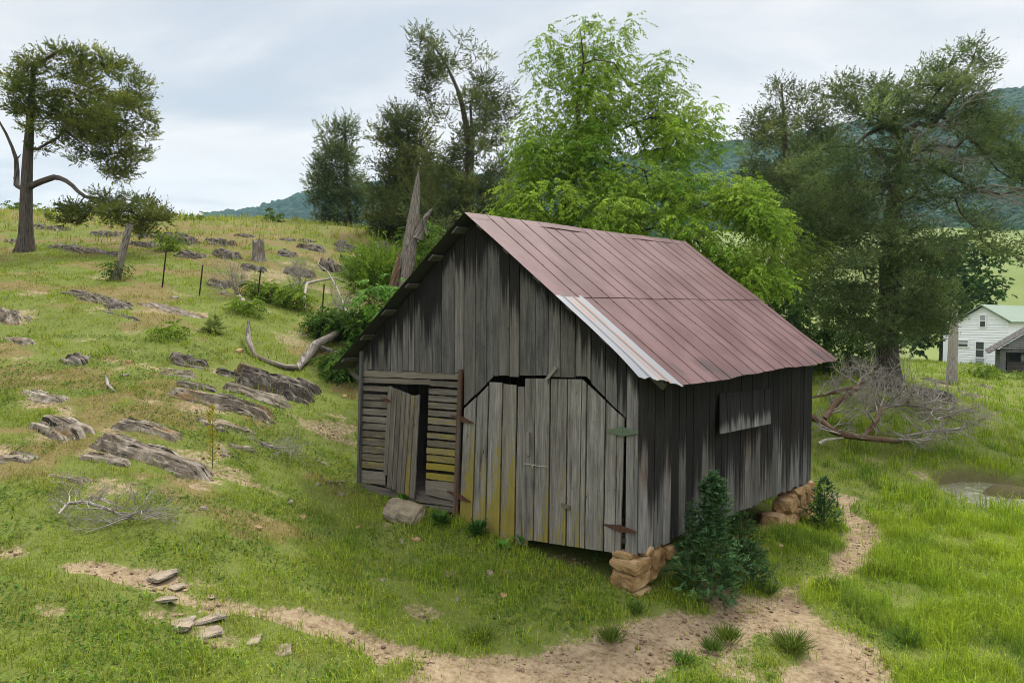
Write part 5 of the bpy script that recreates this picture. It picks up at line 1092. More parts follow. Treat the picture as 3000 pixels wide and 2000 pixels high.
def stump(px, py, h, r, lab, seed, lean=0, mat='dead'):
    g = ground(px, py); rn = random.Random(seed); m = MB(); n = 12; rows = [(-.15, 1.45), (.0, 1.3), (.15, 1.05), (.5, .95), (.8, .92), (1.0, .88)]; vs = []; pcs = []
    jag = [rn.uniform(-.14, .16) * h for _ in range(n)]
    for zi, (f, rr) in enumerate(rows):
        for k in range(n):
            an = 2 * math.pi * k / n; q = r * rr * (1 + .14 * math.sin(an * 4 + seed) * (1.4 if zi < 2 else .6) + rn.uniform(-.05, .05))
            vs.append((g.x + q * math.cos(an) + lean * f * h, g.y + q * math.sin(an), g.z + f * h + (jag[k] if zi == 5 else 0))); pcs.append((an * r, f * h, seed))
    vs.append((g.x + lean * h, g.y, g.z + h * .72)); pcs.append((0, h, seed))
    fs = [(i * n + k, i * n + (k + 1) % n, (i + 1) * n + (k + 1) % n, (i + 1) * n + k) for i in range(5) for k in range(n)] + [(5 * n + k, 5 * n + (k + 1) % n, 6 * n) for k in range(n)]
    m.add(vs, fs, (.5, 0, 0, 0), pcs); tag(m.build('tree_stump', M[mat], None, tuple(g)), lab, 'stump', 'old stumps near the crest')
stump(757, 762, .80, .24, 'tall grey tree stump standing on the hillside', 1); stump(1001, 733, .45, .22, 'small pale stump on the crest left of the broad stump', 2); stump(1118, 742, .55, .42, 'broad grey stump near the snag', 3)
sg = thing('dead_snag', 'tall broken grey dead trunk behind the left roof slope', 'dead tree', P(1180, 850, 17.5)); sg.location.z = h1(sg.location.x, sg.location.y)
tk = [P(1172, 1010, 17.5), P(1180, 850, 17.5), P(1198, 740, 17.5), P(1212, 640, 17.5), P(1218, 580, 17.5), P(1223, 530, 17.5), P(1226, 498, 17.5)]; tk[0].z = sg.location.z - .2
limbs_mesh('trunk', np.array([tuple(q) for q in tk] + [tuple(P(1226, 497, 17.5))]), np.array([-1, 0, 1, 2, 3, 4, 5, 6]), 7, .004, .01, M['dead'], sg, [.28, .225, .18, .15, .10, .055, .01], wob=.22)
mb = MB(); mb.tube([P(1222, 700, 17.4), P(1236, 660, 17.4), P(1252, 630, 17.3), P(1266, 612, 17.3)], [.12, .085, .06, .015], 6, wob=.5); mb.build('broken_spur', M['dead'], sg)
mb = MB(); mb.tube([P(1238, 640, 17.3), P(1246, 665, 17.25), P(1251, 690, 17.2)], [.05, .045, .01], 5, wob=.6); mb.build('splinter', M['dead'], sg)
mb = MB(); mb.tube([P(1150, 850, 17.3), P(1163, 790, 17.3), P(1171, 735, 17.35)], [.11, .085, .02], 6, wob=.5); mb.build('broken_slab', M['brown'], sg)
mb = MB(); mb.tube([P(1185, 668, 17.4), P(1200, 678, 17.45)], [.008, .03], 5); mb.build('branch_stub', M['dead'], sg)
twig_mesh('dead_branches', twig_deps, np.random.default_rng(46), 1.5, .032, 'grey', t7, 3, 4, .0, .2)
# far dead trunk near the white house
ds = thing('dead_snag', 'pale dead trunk with one side limb standing before the white house', 'dead tree', P(2792, 1062, 40)); ds.location.z = h1(ds.location.x, ds.location.y)
tk = [P(2790, 1062, 40), P(2792, 1000, 40), P(2797, 930, 40), P(2800, 868, 40)]; tk[0].z = ds.location.z - .1
limbs_mesh('trunk', np.array([tuple(q) for q in tk] + [tuple(P(2800, 866, 40))]), np.array([-1, 0, 1, 2, 3]), 4, .004, .01, M['grey'], ds, [.34, .26, .17, .03], wob=.2)
mb = MB(); mb.tube([P(2797, 910, 40), P(2765, 905, 39.9), P(2735, 893, 39.8), P(2715, 870, 39.8)], [.14, .12, .09, .02], 7, wob=.2); mb.build('limb', M['grey'], ds)
# ================================================================== dead wood on the ground
def wood(name, lab, cat, pts, rad, mat, twig=None, seed=0, group=None, sides=8):
    pts = [(ground(*p[:2]) + Vector((0, 0, p[2])) if len(p) == 3 else P(p[0], p[1], p[3]) + Vector((0, 0, 0))) for p in pts]
    t = thing(name, lab, cat, tuple(pts[0]), group); m = MB(); m.tube(pts, rad, sides, wob=.16); m.build('limb', M[mat], t, smooth=True)
    if twig:
        rng = np.random.default_rng(seed)
        if isinstance(twig, tuple):
            nn, TL, tup, tr0 = twig; st = []
            for _ in range(nn):
                f = rng.uniform(.05, 1) * (len(pts) - 1); i = min(int(f), len(pts) - 2); p = pts[i].lerp(pts[i + 1], f - i); e = (pts[i + 1] - pts[i]).normalized(); sd_ = Vector(rng.normal(size=3)); sd_.z = abs(sd_.z) * tup
                st.append((p, (e * rng.uniform(.1, .9) + sd_.normalized()).normalized(), rng.uniform(.55, 1.15)))
            twig_mesh('twigs', st, rng, TL, tr0, 'grey', t); return t
        lim, lr = resample(pts, rad, 16); cl = twig(rng, [tuple(p) for p in pts])
        A, par, nt_ = grow(lim, cl, rng, .30, -.1, .10); limbs_mesh('twigs', A, par, nt_, .0062, .03, M['grey'], t, lr * .55, pw=.5, sides=4)
    return t
wood('curved_branch', 'bare curved branch curling up at its left end on the slope', 'dead branch', [(728, 990, .0, 0)[:2] + (.42,), (728, 1025, .24), (748, 1050, .06), (790, 1066, .05), (835, 1082, .06), (870, 1086, .08)], [.035, .075, .05, .055, .065, .08], 'dead')
wood('dead_log', 'thick grey dead limb rising towards the left eave', 'dead branch', [(868, 1088, .05), (905, 1058, .16), (925, 1034, .22), (975, 1010, .25), (1010, 990, .36), (1028, 972, .48)], [.07, .12, .13, .11, .09, .05], 'dead')
wood('dead_log', 'pale straight limb lying towards the barn under the left eave', 'dead branch', [(930, 1032, .15), (970, 1040, .12), (1010, 1052, .08)], [.07, .06, .03], 'dead')
wood('dead_branch', 'thin forked dead branch arching above the steel post near the barn', 'dead branch', [(1020, 965, .4), (1005, 930, .5), (985, 890, .6), (960, 850, .7), (930, 830, .75)], [.045, .035, .03, .02, .01], 'grey', (4, .9, 1.2, .018), 5)
wood('dead_branch', 'bleached branch bent like an arch among the twiggy bushes', 'dead branch', [(892, 905, .0), (893, 890, .35), (900, 872, .5), (930, 868, .55), (980, 862, .6), (1050, 870, .4)], [.06, .055, .05, .04, .03, .012], 'grey')
wood('twig_heap', 'flat heap of bare grey twigs in the lower left grass', 'brush pile', [(172, 1530, .10), (200, 1512, .16), (250, 1508, .16), (310, 1522, .14), (360, 1535, .10), (425, 1538, .06)], [.012, .022, .02, .017, .012, .006], 'grey',
     (22, .46, .40, .012), 6, None, 6)
wood('dead_branch', 'thin fallen twig lying left of the barn corner post', 'dead branch', [(955, 1412, .02), (985, 1420, .04), (1025, 1412, .03)], [.012, .016, .006], 'dead', None)
wood('dead_branch', 'wispy heap of pale twigs on the slope left of the barn', 'dead branch', [(760, 1300, .05), (800, 1325, .08), (850, 1335, .05)], [.01, .012, .006], 'grey', (9, .55, .8, .010), 9)
wood('dead_branch', 'small curved grey branch on the left slope', 'dead branch', [(310, 1122, .14), (316, 1140, .08), (335, 1150, .03)], [.02, .03, .015], 'grey')
wood('dead_branch', 'pale crooked branch before the bright green weeds', 'dead branch', [(700, 880, .15), (712, 895, .16), (722, 910, .05)], [.05, .06, .03], 'grey')
# brush beyond the far corner
def tw_box(n, x0, x1, y0, y1, d, sd): return lambda r, p: np.array([tuple(P(r.uniform(x0, x1), r.uniform(y0, y1), d + r.normal() * sd)) for _ in range(n)])
BR = 'fallen branches by the gnarled cedar'
PD = lambda x, y, d: (x, y, 0, d)
wood('fallen_branch', 'long brown fallen trunk lying along the ground behind the barn', 'dead branch', [PD(2360, 1215, 18.2), PD(2400, 1230, 18.2), PD(2440, 1262, 17.9), PD(2480, 1275, 17.8), PD(2560, 1285, 17.7), PD(2630, 1292, 17.7), PD(2662, 1285, 17.7)], [.09, .095, .09, .085, .075, .065, .04], 'brown', (11, .85, .5, .032), 21, BR)
wood('fallen_branch', 'upturned brown fork rising from the long fallen trunk', 'dead branch', [PD(2530, 1280, 17.8), PD(2560, 1245, 17.8), PD(2575, 1215, 17.9), PD(2580, 1190, 18)], [.075, .07, .06, .03], 'brown', (9, .85, .5, .032), 22, BR)
wood('fallen_branch', 'slanting thick branch pointing up from the brush towards the cedar', 'dead branch', [PD(2415, 1225, 18.6), PD(2450, 1180, 18.8), PD(2500, 1145, 19), PD(2550, 1112, 19.2)], [.085, .085, .07, .06], 'brown', (11, .85, .5, .032), 23, BR)
wood('fallen_branch', 'thinner slanting branch leaning on the thick one', 'dead branch', [PD(2375, 1165, 19), PD(2440, 1150, 19), PD(2500, 1135, 19.1), PD(2530, 1122, 19.2)], [.03, .045, .05, .05], 'brown', (11, .75, .55, .030), 24, BR)
wood('fallen_branch', 'spreading crown of pale bare twigs before the cedar roots', 'dead branch', [PD(2545, 1205, 18.4), PD(2600, 1190, 18.3), PD(2650, 1185, 18.2), PD(2720, 1195, 18.1), PD(2790, 1225, 18)], [.04, .045, .04, .03, .01], 'grey', (34, 1.0, .45, .034), 25, BR)
wood('fallen_branch', 'low pale branch with a broken end right of the brush', 'dead branch', [PD(2640, 1280, 17.8), PD(2720, 1262, 17.9), PD(2770, 1262, 18), PD(2816, 1255, 18.1)], [.02, .03, .045, .045], 'grey', (9, .7, .5, .028), 26, BR)
wood('fallen_branch', 'small bleached root end in the grass behind the barn corner', 'dead branch', [PD(2400, 1300, 17.2), PD(2420, 1288, 17.2), PD(2470, 1282, 17.2)], [.05, .04, .02], 'grey', None, 0, BR)
# ================================================================== bushes and weeds
def bush(name, lab, cat, poly, n, kind, c0, c1, seed, per=120, clr=.22, thick=.5, group=None, depth=None, basep=None, leafkw={}, stem='grey', flat=.8):
    rng = np.random.default_rng(seed); ys = [p[1] for p in poly]; xs = [p[0] for p in poly]; bpx = basep or (sum(xs) / len(xs), max(ys)); g = ground(*bpx) if depth is None else None
    if g is None: g = P(bpx[0], bpx[1], depth); g.z = h1(g.x, g.y)
    d = depth or (g - CAM).y / ray(*bpx).y; t = thing(name, lab, cat, tuple(g), group); cen = clumps(poly, d, n, thick, rng, 0, mind=clr * .5)
    tr = [np.array(g) - [0, 0, .1], np.array(g) + [0, 0, .1], np.array(P(bpx[0], min(ys) * .4 + max(ys) * .6, d))]
    A, par, nt_ = grow(tr, cen, rng, .25, .2); limbs_mesh('stems', A, par, nt_, .003, .02, M[stem], t, None, pw=.4, sides=4)
    if kind == 'cedar': leaf_mesh('foliage', *cedar_leaves(cen, rng, per, clr, flat, c0, c1, **leafkw), M['needle'], t)
    elif kind == 'broad': leaf_mesh('foliage', *broad_leaves(cen, rng, per, clr, c0, c1, **leafkw), M['leaf'], t)
    return t
YG0, YG1 = (.085, .145, .018), (.19, .28, .03)
bush('bush', 'fine leaved bright green bush left of the snag', 'bush', [(1030, 800), (1050, 760), (1090, 735), (1140, 740), (1165, 760), (1170, 850), (1100, 880), (1050, 860)], 70, 'cedar', (.06, .115, .016), (.13, .20, .026), 201, 200, .40, .9, depth=19.5, leafkw={'L': (.08, .16), 'W': .03})
bush('bush', 'green bush on the crest behind the snag', 'bush', [(1180, 690), (1240, 660), (1300, 690), (1290, 780), (1190, 800)], 40, 'broad', (.06, .12, .016), (.12, .2, .024), 202, 120, .5, .9, depth=24, leafkw={'L': (.09, .15), 'W': .05})
bush('sumac', 'young sumac with long drooping leaf fronds against the left roof edge', 'shrub', [(1070, 850), (1110, 835), (1165, 840), (1160, 880), (1100, 905), (1065, 895)], 9, 'broad', (.085, .19, .035), (.15, .30, .06), 203, 72, .30, .3, depth=15.8, basep=(1110, 960), leafkw={'L': (.13, .2), 'W': .055, 'sub': 12})
for i, (poly, n, lab) in enumerate([([(730, 830), (760, 815), (800, 830), (810, 870), (740, 880)], 26, 'bright green weeds beside the third steel post'), ([(815, 850), (850, 830), (900, 850), (890, 900), (820, 890)], 26, 'bright green weeds left of the arching dead branch'), ([(700, 885), (735, 870), (755, 900), (740, 920), (705, 915)], 16, 'bright green clump in front of the steel posts'),
    ([(470, 675), (510, 690), (530, 720), (500, 735), (470, 725)], 14, 'green sapling between dark ledges near the crest'), ([(490, 948), (515, 940), (522, 970), (500, 985), (486, 970)], 9, 'small leafy plant left of the pale rosette')]):
    bush('weed_clump', lab, 'weeds', poly, n, 'broad', YG0, YG1, 210 + i, 80, .22, .45, 'leafy weed clumps on the hillside', leafkw={'L': (.07, .13), 'W': .05})
for i, (poly, n, lab) in enumerate([([(950, 1060), (1000, 1030), (1060, 1010), (1080, 1060), (1010, 1100), (960, 1095)], 46, 'dark leafy bush under the left eave'), ([(1010, 940), (1070, 900), (1110, 920), (1100, 990), (1040, 1010)], 44, 'mid green bush between the dead log and the roof'), ([(930, 920), (990, 905), (1010, 960), (960, 985), (925, 960)], 36, 'green brambles behind the dead log')]):
    bush('bush', lab, 'bush', poly, n, 'broad', (.03, .075, .014), (.085, .155, .022), 220 + i, 110, .28, .6, 'bushes along the left side of the barn', leafkw={'L': (.08, .13), 'W': .055})
for i, (x0, x1, y0, y1, lab) in enumerate([(640, 740, 790, 870, 'bare twiggy bush left of the third steel post'), (800, 960, 740, 850, 'large bare twiggy bush on the slope behind the bright weeds'), (960, 1060, 820, 940, 'bare twiggy bush beside the green bush')]):
    wood('bare_bush', lab, 'bush', [((x0 + x1) / 2, y1, -.05), ((x0 + x1) / 2, y1, .25)], [.02, .012], 'brown', (14, .9, 2.2, .020), 230 + i, 'bare twiggy bushes on the hillside', 5)
# thistles by the side wall
def spiky(name, lab, px, py, d, prof, n, seed, c0, c1, L=.16, W=.035, group=None):
    """upright thistle: stems carrying lobed narrow leaves; prof = (height, radius) pairs"""
    rng = np.random.default_rng(seed); g = P(px, py, d); g.z = h1(g.x, g.y); t = thing(name, lab, 'weeds', tuple(g), group); hs = [p[0] for p in prof]; rs = [p[1] for p in prof]; H0 = hs[-1]
    st = []; m = MB(); m.tube([g - Vector((0, 0, .05)), g + Vector((.02, 0, H0 * .5)), g + Vector((0, .02, H0 * .97))], [.016, .012, .004], 6)
    for k in range(16):
        z = rng.uniform(.05, .72) * H0; an = rng.uniform(0, 6.28); r = np.interp(z + .2, hs, rs) * rng.uniform(.6, .95)
        e = g + Vector((math.cos(an) * r, math.sin(an) * r, min(z + .30, H0))); m.tube([g + Vector((0, 0, z * .6)), g.lerp(e, .55) + Vector((0, 0, .04)), e], [.008, .006, .003], 5)
    m.build('stems', M['leafstem'], t)
    z = H0 * rng.random(n) ** .8; an = rng.uniform(0, 6.28, n); r = np.interp(z, hs, rs) * np.sqrt(rng.random(n)) * (.35 + 1.35 * vn(np.cos(an) * 1.6 + seed, np.sin(an) * 1.6 + z * 4.5, 3)); p = np.stack([g.x + np.cos(an) * r, g.y + np.sin(an) * r, g.z + z], 1)
    out = np.stack([np.cos(an), np.sin(an), rng.uniform(-.25, .9, n)], 1) + .45 * rng.normal(size=(n, 3)); c = pal(rng, n, c0, c1, .25)
    ln = L * rng.uniform(.6, 1.3, n) * (1 - .45 * z / H0); out /= np.linalg.norm(out, axis=1, keepdims=True)
    # side lobes give the jagged outline
    sdv = np.cross(out, [0, 0, 1.]); sdv /= np.linalg.norm(sdv, axis=1, keepdims=True) + 1e-6
    PP, DD, LL, WW, CC = [p], [out], [ln], [np.full(n, W)], [c]
    for f in (.3, .5, .7):
        for s in (-1, 1): PP.append(p + out * ln[:, None] * f); DD.append(out * .6 + sdv * s * .9 + .2 * rng.normal(size=(n, 3))); LL.append(ln * .38); WW.append(np.full(n, W * .55)); CC.append(c * 1.1)
    PP, DD, CC = map(np.concatenate, (PP, DD, CC)); leaf_mesh('foliage', PP, DD, rvec(rng, len(PP)) * .4 + [0, 0, 1], np.concatenate(LL), np.concatenate(WW), CC, M['leaf'], t); return t
M['leafstem'] = mat_plain('green_stem', (.07, .10, .04), .8, 0, .3, 20)
TG0, TG1 = (.035, .09, .035), (.11, .205, .075)
spiky('thistle', 'tall dark green thistle growing against the side wall by the near pier', 2085, 1690, 9.35, [(0, .30), (.25, .48), (.5, .46), (.72, .34), (.85, .2), (1.2, .15), (1.48, .11), (1.65, .03)], 1000, 301, TG0, TG1, .19, .036, 'thistles along the side wall')
spiky('thistle', 'low spreading thistle at the right foot of the tall one', 2190, 1640, 9.9, [(0, .3), (.2, .38), (.45, .25), (.62, .08)], 330, 302, TG0, (.07, .13, .05), .16, .032, 'thistles along the side wall')
spiky('thistle', 'slim thistle between the tall one and the wall corner', 2030, 1600, 9.6, [(0, .15), (.4, .17), (.9, .12), (1.2, .04)], 240, 303, TG0, TG1, .15, .03, 'thistles along the side wall')
spiky('thistle', 'thistle at the far corner beside the trodden path', 2412, 1535, 13.1, [(0, .22), (.3, .30), (.55, .22), (.8, .13), (.95, .03)], 360, 304, TG0, (.06, .12, .045), .16, .034, 'thistles along the side wall')
spiky('thistle', 'leafy thistle sprouting behind the tall one near the loose stones', 2170, 1560, 10.9, [(0, .25), (.3, .32), (.55, .2), (.7, .05)], 260, 305, (.03, .07, .02), (.08, .15, .04), .15, .035, 'thistles along the side wall')
def rosette(name, lab, cat, px, py, n, L, W, c0, c1, seed, up=.6, group=None):
    rng = np.random.default_rng(seed); g = ground(px, py); an = rng.uniform(0, 6.28, n); f = rng.random(n); dr = np.stack([np.cos(an), np.sin(an), up * (.25 + 1.9 * f)], 1)
    o = leaf_mesh(name, np.tile(np.array(g), (n, 1)) + [0, 0, .02] + np.stack([np.cos(an) * .03, np.sin(an) * .03, f * L * .4], 1), dr, np.tile([[0, 0, 1.]], (n, 1)) + .15 * rng.normal(size=(n, 3)), L * rng.uniform(.6, 1.1, n), W * rng.uniform(.7, 1.2, n), pal(rng, n, c0, c1), M['leaf'], None, tuple(g), .12)
    return tag(o, lab, cat, group)
rosette('mullein', 'pale green mullein rosette alone on the open slope', 'plant', 628, 975, 46, .48, .15, (.20, .27, .09), (.34, .40, .16), 401, .7)
for i, (px, py, n, L, lab) in enumerate([(1128, 1440, 26, .26, 'green leafy weed at the slatted bay corner'), (1290, 1540, 50, .22, 'dark leafy weed at the foot of the door post'), (1400, 1572, 60, .24, 'dark leafy weed before the left door leaf'), (1525, 1600, 16, .2, 'bright leafy sprout under the door gap'), (1478, 1610, 12, .15, 'small sprout left of the bright one under the doors'), (1180, 1470, 22, .16, 'low weed along the sill log')]):
    rosette('weed', lab, 'weeds', px, py, n, L, .09 if n < 30 else .06, (.03, .085, .018) if n > 24 else (.08, .2, .03), (.06, .14, .03) if n > 24 else (.13, .3, .05), 410 + i, .8, 'weeds along the front of the barn')
def spike(name, lab, px, py, h, n, c0, c1, seed, rad=.05, L=.06):
    rng = np.random.default_rng(seed); g = ground(px, py); t = thing(name, lab, 'plant', tuple(g)); m = MB(); m.tube([g, g + Vector((.01, 0, h * .5)), g + Vector((.0, 0, h))], [.008, .006, .002], 5); m.build('stem', M['leafstem'], t)
    z = h * rng.random(n) ** .7; an = rng.uniform(0, 6.28, n); dr = np.stack([np.cos(an), np.sin(an), rng.uniform(.2, 1.2, n)], 1); leaf_mesh('leaves', np.array(g) + np.stack([0 * z, 0 * z, z], 1) + dr * .01, dr, rvec(rng, n), L * (1.2 - z / h * .6), rad * .4, pal(rng, n, c0, c1), M['leaf'], t)
spike('weed_stalk', 'tall yellow weed stalk standing beside the long ledge', 622, 1372, .98, 150, (.24, .22, .03), (.42, .36, .06), 421, .06, .10)
spike('weed_stalk', 'thin dark weed growing through the gap under the right door leaf', 1742, 1655, .55, 60, (.03, .07, .02), (.07, .13, .03), 422, .08, .08)
def tussock(px, py, n, L, c0, c1, lab, seed, sp=.5):
    rng = np.random.default_rng(seed); sp = rng.uniform(.35, .95); c0, c1 = np.array(c0) * rng.uniform(.8, 1.3), np.array(c1) * rng.uniform(.8, 1.4) * [rng.uniform(.9, 1.4), 1, 1]; g = ground(px, py); an = rng.uniform(0, 6.28, n); r = np.abs(rng.normal(0, rng.uniform(.03, .10), n)); dr = np.stack([np.cos(an) * sp, np.sin(an) * sp, np.ones(n)], 1) * rng.uniform(.6, 1, (n, 1)) + .25 * rng.normal(size=(n, 3)) * [1, 1, .2]
    o = leaf_mesh('grass_tussock', np.array(g) + np.stack([np.cos(an) * r, np.sin(an) * r, 0 * an - .02], 1), dr, rvec(rng, n), L * rng.uniform(.5, 1.15, n), .009, pal(rng, n, c0, c1), M['grass'], None, tuple(g), .10); tag(o, lab, 'grass tuft', 'coarse grass tussocks in the trodden earth')
TS0, TS1 = (.05, .105, .02), (.12, .20, .035)
for i, (px, py, n, L, lab) in enumerate([(2318, 1895, 420, .30, 'dark rush tussock alone in the trodden earth'), (2130, 1870, 380, .22, 'wide grass tussock left of the rush tussock'), (2085, 1900, 260, .2, 'grass tussock at the lower left of the wide one'), (1790, 1872, 320, .22, 'pale spiky tussock on the near path edge'), (1408, 1868, 260, .2, 'spiky tussock on the path below the doors'), (2420, 1725, 320, .26, 'tussock in the fork of the path'), (2250, 1735, 260, .22, 'tussock on the upper path edge right of the thistle'), (2580, 1680, 320, .28, 'tall tussock right of the path bend'), (1860, 1790, 260, .18, 'dark tussock just below the stone pier'), (2005, 1935, 240, .18, 'tussock nearest the bottom edge'), (2660, 1880, 300, .26, 'bright tussock on the right rim of the bare earth')]):
    tussock(px, py, n, L, TS0, TS1, lab, 440 + i)
# ================================================================== white house and old shed
def view_frame(px, py, d, phi):
    a = math.atan((px - 1500) / F); g = P(px, py, d); k = d * math.cos(a) / F / math.cos(phi); return a, g, (lambda x: g.x + (x - px) * k), (lambda y: P(px, y, d).z)
def house():
    az, g0, X, Zz = view_frame(2850, 1066, 64, R(22)); zg = -.75; g0 = Vector((g0.x, 64, zg))
    h = thing('house', 'white clapboard farmhouse with a green metal roof beyond the field', 'house', g0)
    xl, xp, zr, ze = X(2804), X(2877), Zz(899), Zz(941); xr = 2 * xp - xl; zr2 = zr
    def prism(m, y0, y1, xl, xr, ze, zr, z0):
        n = 26; xm = (xl + xr) / 2
        for k in range(n):           # each clapboard leans out a little over the one below
            za, zb = z0 + (zr - z0) * k / n, z0 + (zr - z0) * (k + 1) / n
            def hw(z): return (xr - xl) / 2 if z <= ze else max(.02, (xr - xl) / 2 * (zr - z) / (zr - ze))
            a, b = hw(za), hw(zb); m.hexa([(xm - a, y0 - .05, za), (xm + a, y0 - .05, za), (xm + a, y1, za), (xm - a, y1, za), (xm - b, y0, zb), (xm + b, y0, zb), (xm + b, y1, zb), (xm - b, y1, zb)])
    m = MB(); prism(m, 64, 73, xl, xr, ze, zr, zg - .4); m.build('wall', M['white'], h)
    m = MB(); xm = (xl + xr) / 2; ov = .35
    for s in (-1, 1):
        e = Vector((xm + s * ((xr - xl) / 2 + ov), 63.6, ze - ov * (zr - ze) / ((xr - xl) / 2) + .12)); rd = Vector((xm, 63.6, zr + .12)); m.box(rd, e - rd, Vector((0, 9.8, 0)), Vector((0, 0, .10)))
    m.build('roof', M['roofgreen'], h)
    m = MB(); xw = X(2742); m.hexa([(xw, 65.2, zg - .4), (xl + .05, 65.2, zg - .4), (xl + .05, 70, zg - .4), (xw, 70, zg - .4), (xw, 65.2, Zz(985)), (xl + .05, 65.2, Zz(978)), (xl + .05, 70, Zz(978)), (xw, 70, Zz(985))]); m.build('side_wing', M['white'], h)
    def win(x0, x1, y0, y1, pane, nm='window', y=63.88):
        f = MB(); a, b, c, d = X(x0), X(x1), Zz(y1), Zz(y0); t_ = .09
        f.box((a - t_, y, c - t_), (b - a + 2 * t_, 0, 0), (0, .1, 0), (0, 0, t_)); f.box((a - t_, y, d), (b - a + 2 * t_, 0, 0), (0, .1, 0), (0, 0, t_)); f.box((a - t_, y, c), (t_, 0, 0), (0, .1, 0), (0, 0, d - c)); f.box((b, y, c), (t_, 0, 0), (0, .1, 0), (0, 0, d - c)); f.box((a, y + .01, (c + d) / 2 - .025), (b - a, 0, 0), (0, .08, 0), (0, 0, .05))
        o = f.build(nm, M['white'], h); q = MB(); q.box((a, y + .045, c), (b - a, 0, 0), (0, .02, 0), (0, 0, (d - c) / 2 - .025)); q.build('pane', M['glass'], o); q = MB(); q.box((a, y + .045, (c + d) / 2 + .025), (b - a, 0, 0), (0, .02, 0), (0, 0, (d - c) / 2 - .025)); q.build('pane', M['curtain'] if pane == 'c' else M['glass'], o); return o
    win(2871, 2886, 924, 957, 'c'); win(2809, 2837, 998, 1016, 'c'); d_ = win(2861, 2884, 1001, 1045, 'g', 'door')
    q = MB(); q.box((X(2861), 63.9, Zz(1064)), (X(2884) - X(2861), 0, 0), (0, .06, 0), (0, 0, Zz(1046) - Zz(1064))); q.build('door_panel', M['curtain'], d_)
    h.rotation_euler = (0, 0, -(az + R(22)))
house()
def shed():
    az, g0, X, Zz = view_frame(2990, 1092, 50, R(-4)); z0 = h1(g0.x, g0.y); s = thing('shed', 'old dark grey board shed with an open front at the right edge', 'shed', (g0.x, 50, z0))
    xl, ze, xm, zr = X(2930), Zz(1020), X(3055), Zz(945); xr = 2 * xm - xl; m = MB(); n = 14
    for k in range(n):
        za, zc = ze - .3 + (zr - ze + .3) * k / n, ze - .3 + (zr - ze + .3) * (k + 1) / n; hw = lambda z: (xr - xl) / 2 if z <= ze else max(.03, (xr - xl) / 2 * (zr - z) / (zr - ze)); a, b = hw(za), hw(zc)
        m.hexa([(xm - a, 49.95, za), (xm + a, 49.95, za), (xm + a, 50.05, za), (xm - a, 50.05, za), (xm - b, 50, zc - .015), (xm + b, 50, zc - .015), (xm + b, 50.05, zc - .015), (xm - b, 50.05, zc - .015)], (.4, .1, 0, 0))
    m.build('gable_wall', M['board'], s)
    m = MB(); m.box((xl, 49.9, z0 - .3), (.35, 0, 0), (0, .14, 0), (0, 0, ze - z0)); m.build('corner_post', M['board'], s)
    m = MB(); m.box((xl, 50.1, z0 - .3), (.06, 0, 0), (0, 6, 0), (0, 0, ze - z0)); m.box((xl, 56, z0 - .3), (xr - xl, 0, 0), (0, .06, 0), (0, 0, ze - z0)); m.build('wall', M['board'], s)
    m = MB()
    for sg_ in (-1, 1):
        e = Vector((xm + sg_ * ((xr - xl) / 2 + .7), 49.5, ze - .7 * (zr - ze) / ((xr - xl) / 2) + .08)); r = Vector((xm, 49.5, zr + .08)); m.box(r, e - r, Vector((0, 7, 0)), Vector((0, 0, .07)), (.3, .4, 0, 0))
    m.build('roof', M['board'], s)
    s.rotation_euler = (0, 0, -az + R(4)); rm = Matrix.Translation(s.location) @ Matrix.Rotation(-az + R(4), 4, 'Z') @ Matrix.Translation(-s.location); W_ = lambda x, y, z: rm @ Vector((x, y, z))
    j = MB(); j.tube([W_(xl + 1.3, 51, z0 + 1.05), W_(xl + 2.3, 51, z0 + 1.1)], [.33, .33], 12); o = j.build('barrel', M['curtain'], None, tuple(W_(xl + 1.4, 51, z0))); tag(o, 'dull metal drum lying inside the open shed', 'barrel')
    p = W_(xl + .5, 51.0, z0 - .2); j = MB(); ex, ey = rm.to_3x3() @ Vector((2.4, 0, 0)), rm.to_3x3() @ Vector((0, .8, 0)); j.box(p, ex, ey, Vector((0, 0, .92))); j.box(p + ey * .1, ex * .05, ey * .1, Vector((0, 0, 1.9))); o = j.build('workbench', M['slat'], None, tuple(p)); tag(o, 'dark heavy bench inside the open shed', 'bench')
shed()
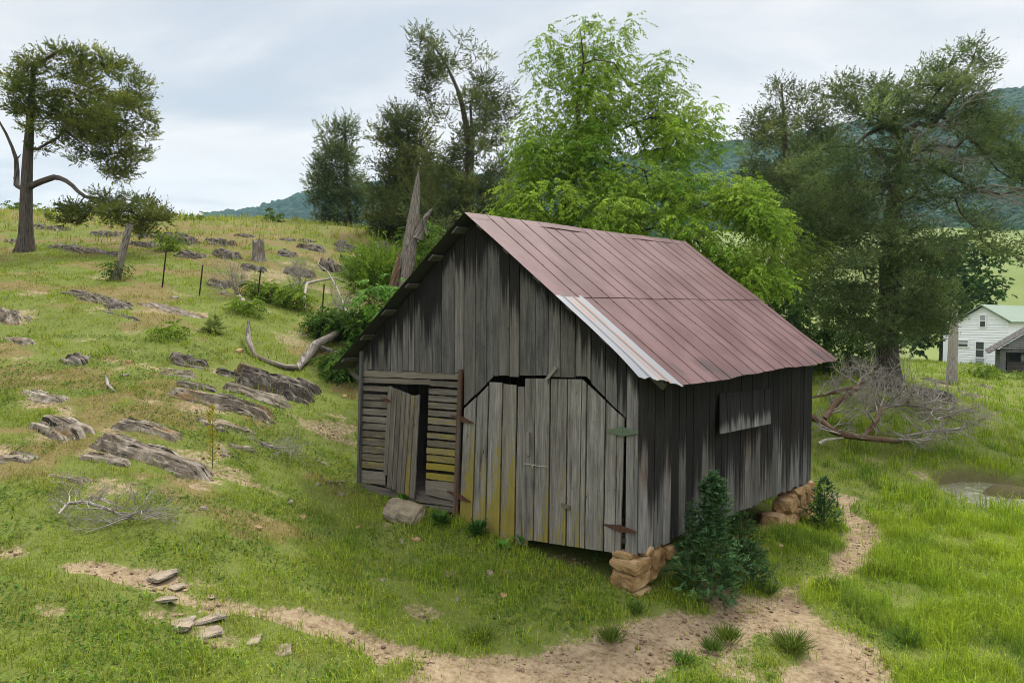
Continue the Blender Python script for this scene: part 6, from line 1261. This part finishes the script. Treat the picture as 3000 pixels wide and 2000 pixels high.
for i, (poly, n, lab) in enumerate([([(2850, 1080), (2880, 1065), (2920, 1080), (2910, 1110), (2860, 1110)], 22, 'green weeds left of the shed post'), ([(2960, 1110), (2985, 1090), (3010, 1095), (3020, 1125), (2960, 1130)], 18, 'weeds growing in front of the shed opening')]):
    bush('weed_clump', lab, 'weeds', poly, n, 'broad', YG0, YG1, 500 + i, 60, .5, .6, 'weeds by the old shed', depth=46, leafkw={'L': (.12, .2), 'W': .09})
for i, (poly, d, n, lab) in enumerate([([(10, 600), (40, 590), (80, 605), (120, 605), (150, 625), (20, 635)], 48, 26, 'green bush on the crest left of the cedar trunk'), ([(170, 605), (200, 600), (215, 625), (170, 632)], 46, 10, 'small green bush on the skyline right of the cedar trunk'), ([(560, 640), (580, 632), (590, 660), (560, 662)], 41, 6, 'tiny sapling on the open crest'), ([(790, 630), (808, 625), (815, 650), (792, 652)], 43, 6, 'tiny sapling on the crest near the small cedar')]):
    bush('bush', lab, 'bush', poly, n, 'broad', (.06, .11, .018), (.13, .19, .03), 520 + i, 80, .55, .8, 'bushes on the left skyline', depth=d, leafkw={'L': (.14, .24), 'W': .09})

def clods(n):
    rng = np.random.default_rng(77); d = np.sqrt(rng.random(n) * (14.5 ** 2 - 5 ** 2) + 25); t = rng.uniform(-.8, .8, n); x, y = t * d, d
    k = (masks(x, y)[0] > .45) & (fbm(x * 1.9, y * 1.9, 131, 3) > .46); x, y = x[k], y[k]; v, f = ico(1); m = len(x); sz = .006 + .022 * rng.random(m) ** 4
    V = v[None] * (1 + .5 * (rng.random((m, len(v), 1)) - .5)) * sz[:, None, None] * [1.2, 1.2, .7] + np.stack([x, y, H(x, y) - .05 * masks(x, y)[0] + sz * .3], 1)[:, None]
    c = pal(rng, m, (.10, .062, .04), (.30, .215, .15), .3); o = mesh('dirt_clods', V, [(f[None] + (np.arange(m) * len(v))[:, None, None]).reshape(-1, 3)], M['clod'], None, None, {'col': np.repeat(np.clip(c, .01, 1), len(v), 0)}); o['kind'] = 'stuff'; o['label'] = 'crumbs and clods of trodden earth on the path'; o['category'] = 'soil'
M['clod'] = mat_leaf('earth_clod', 0.0, .95)
clods(26000)
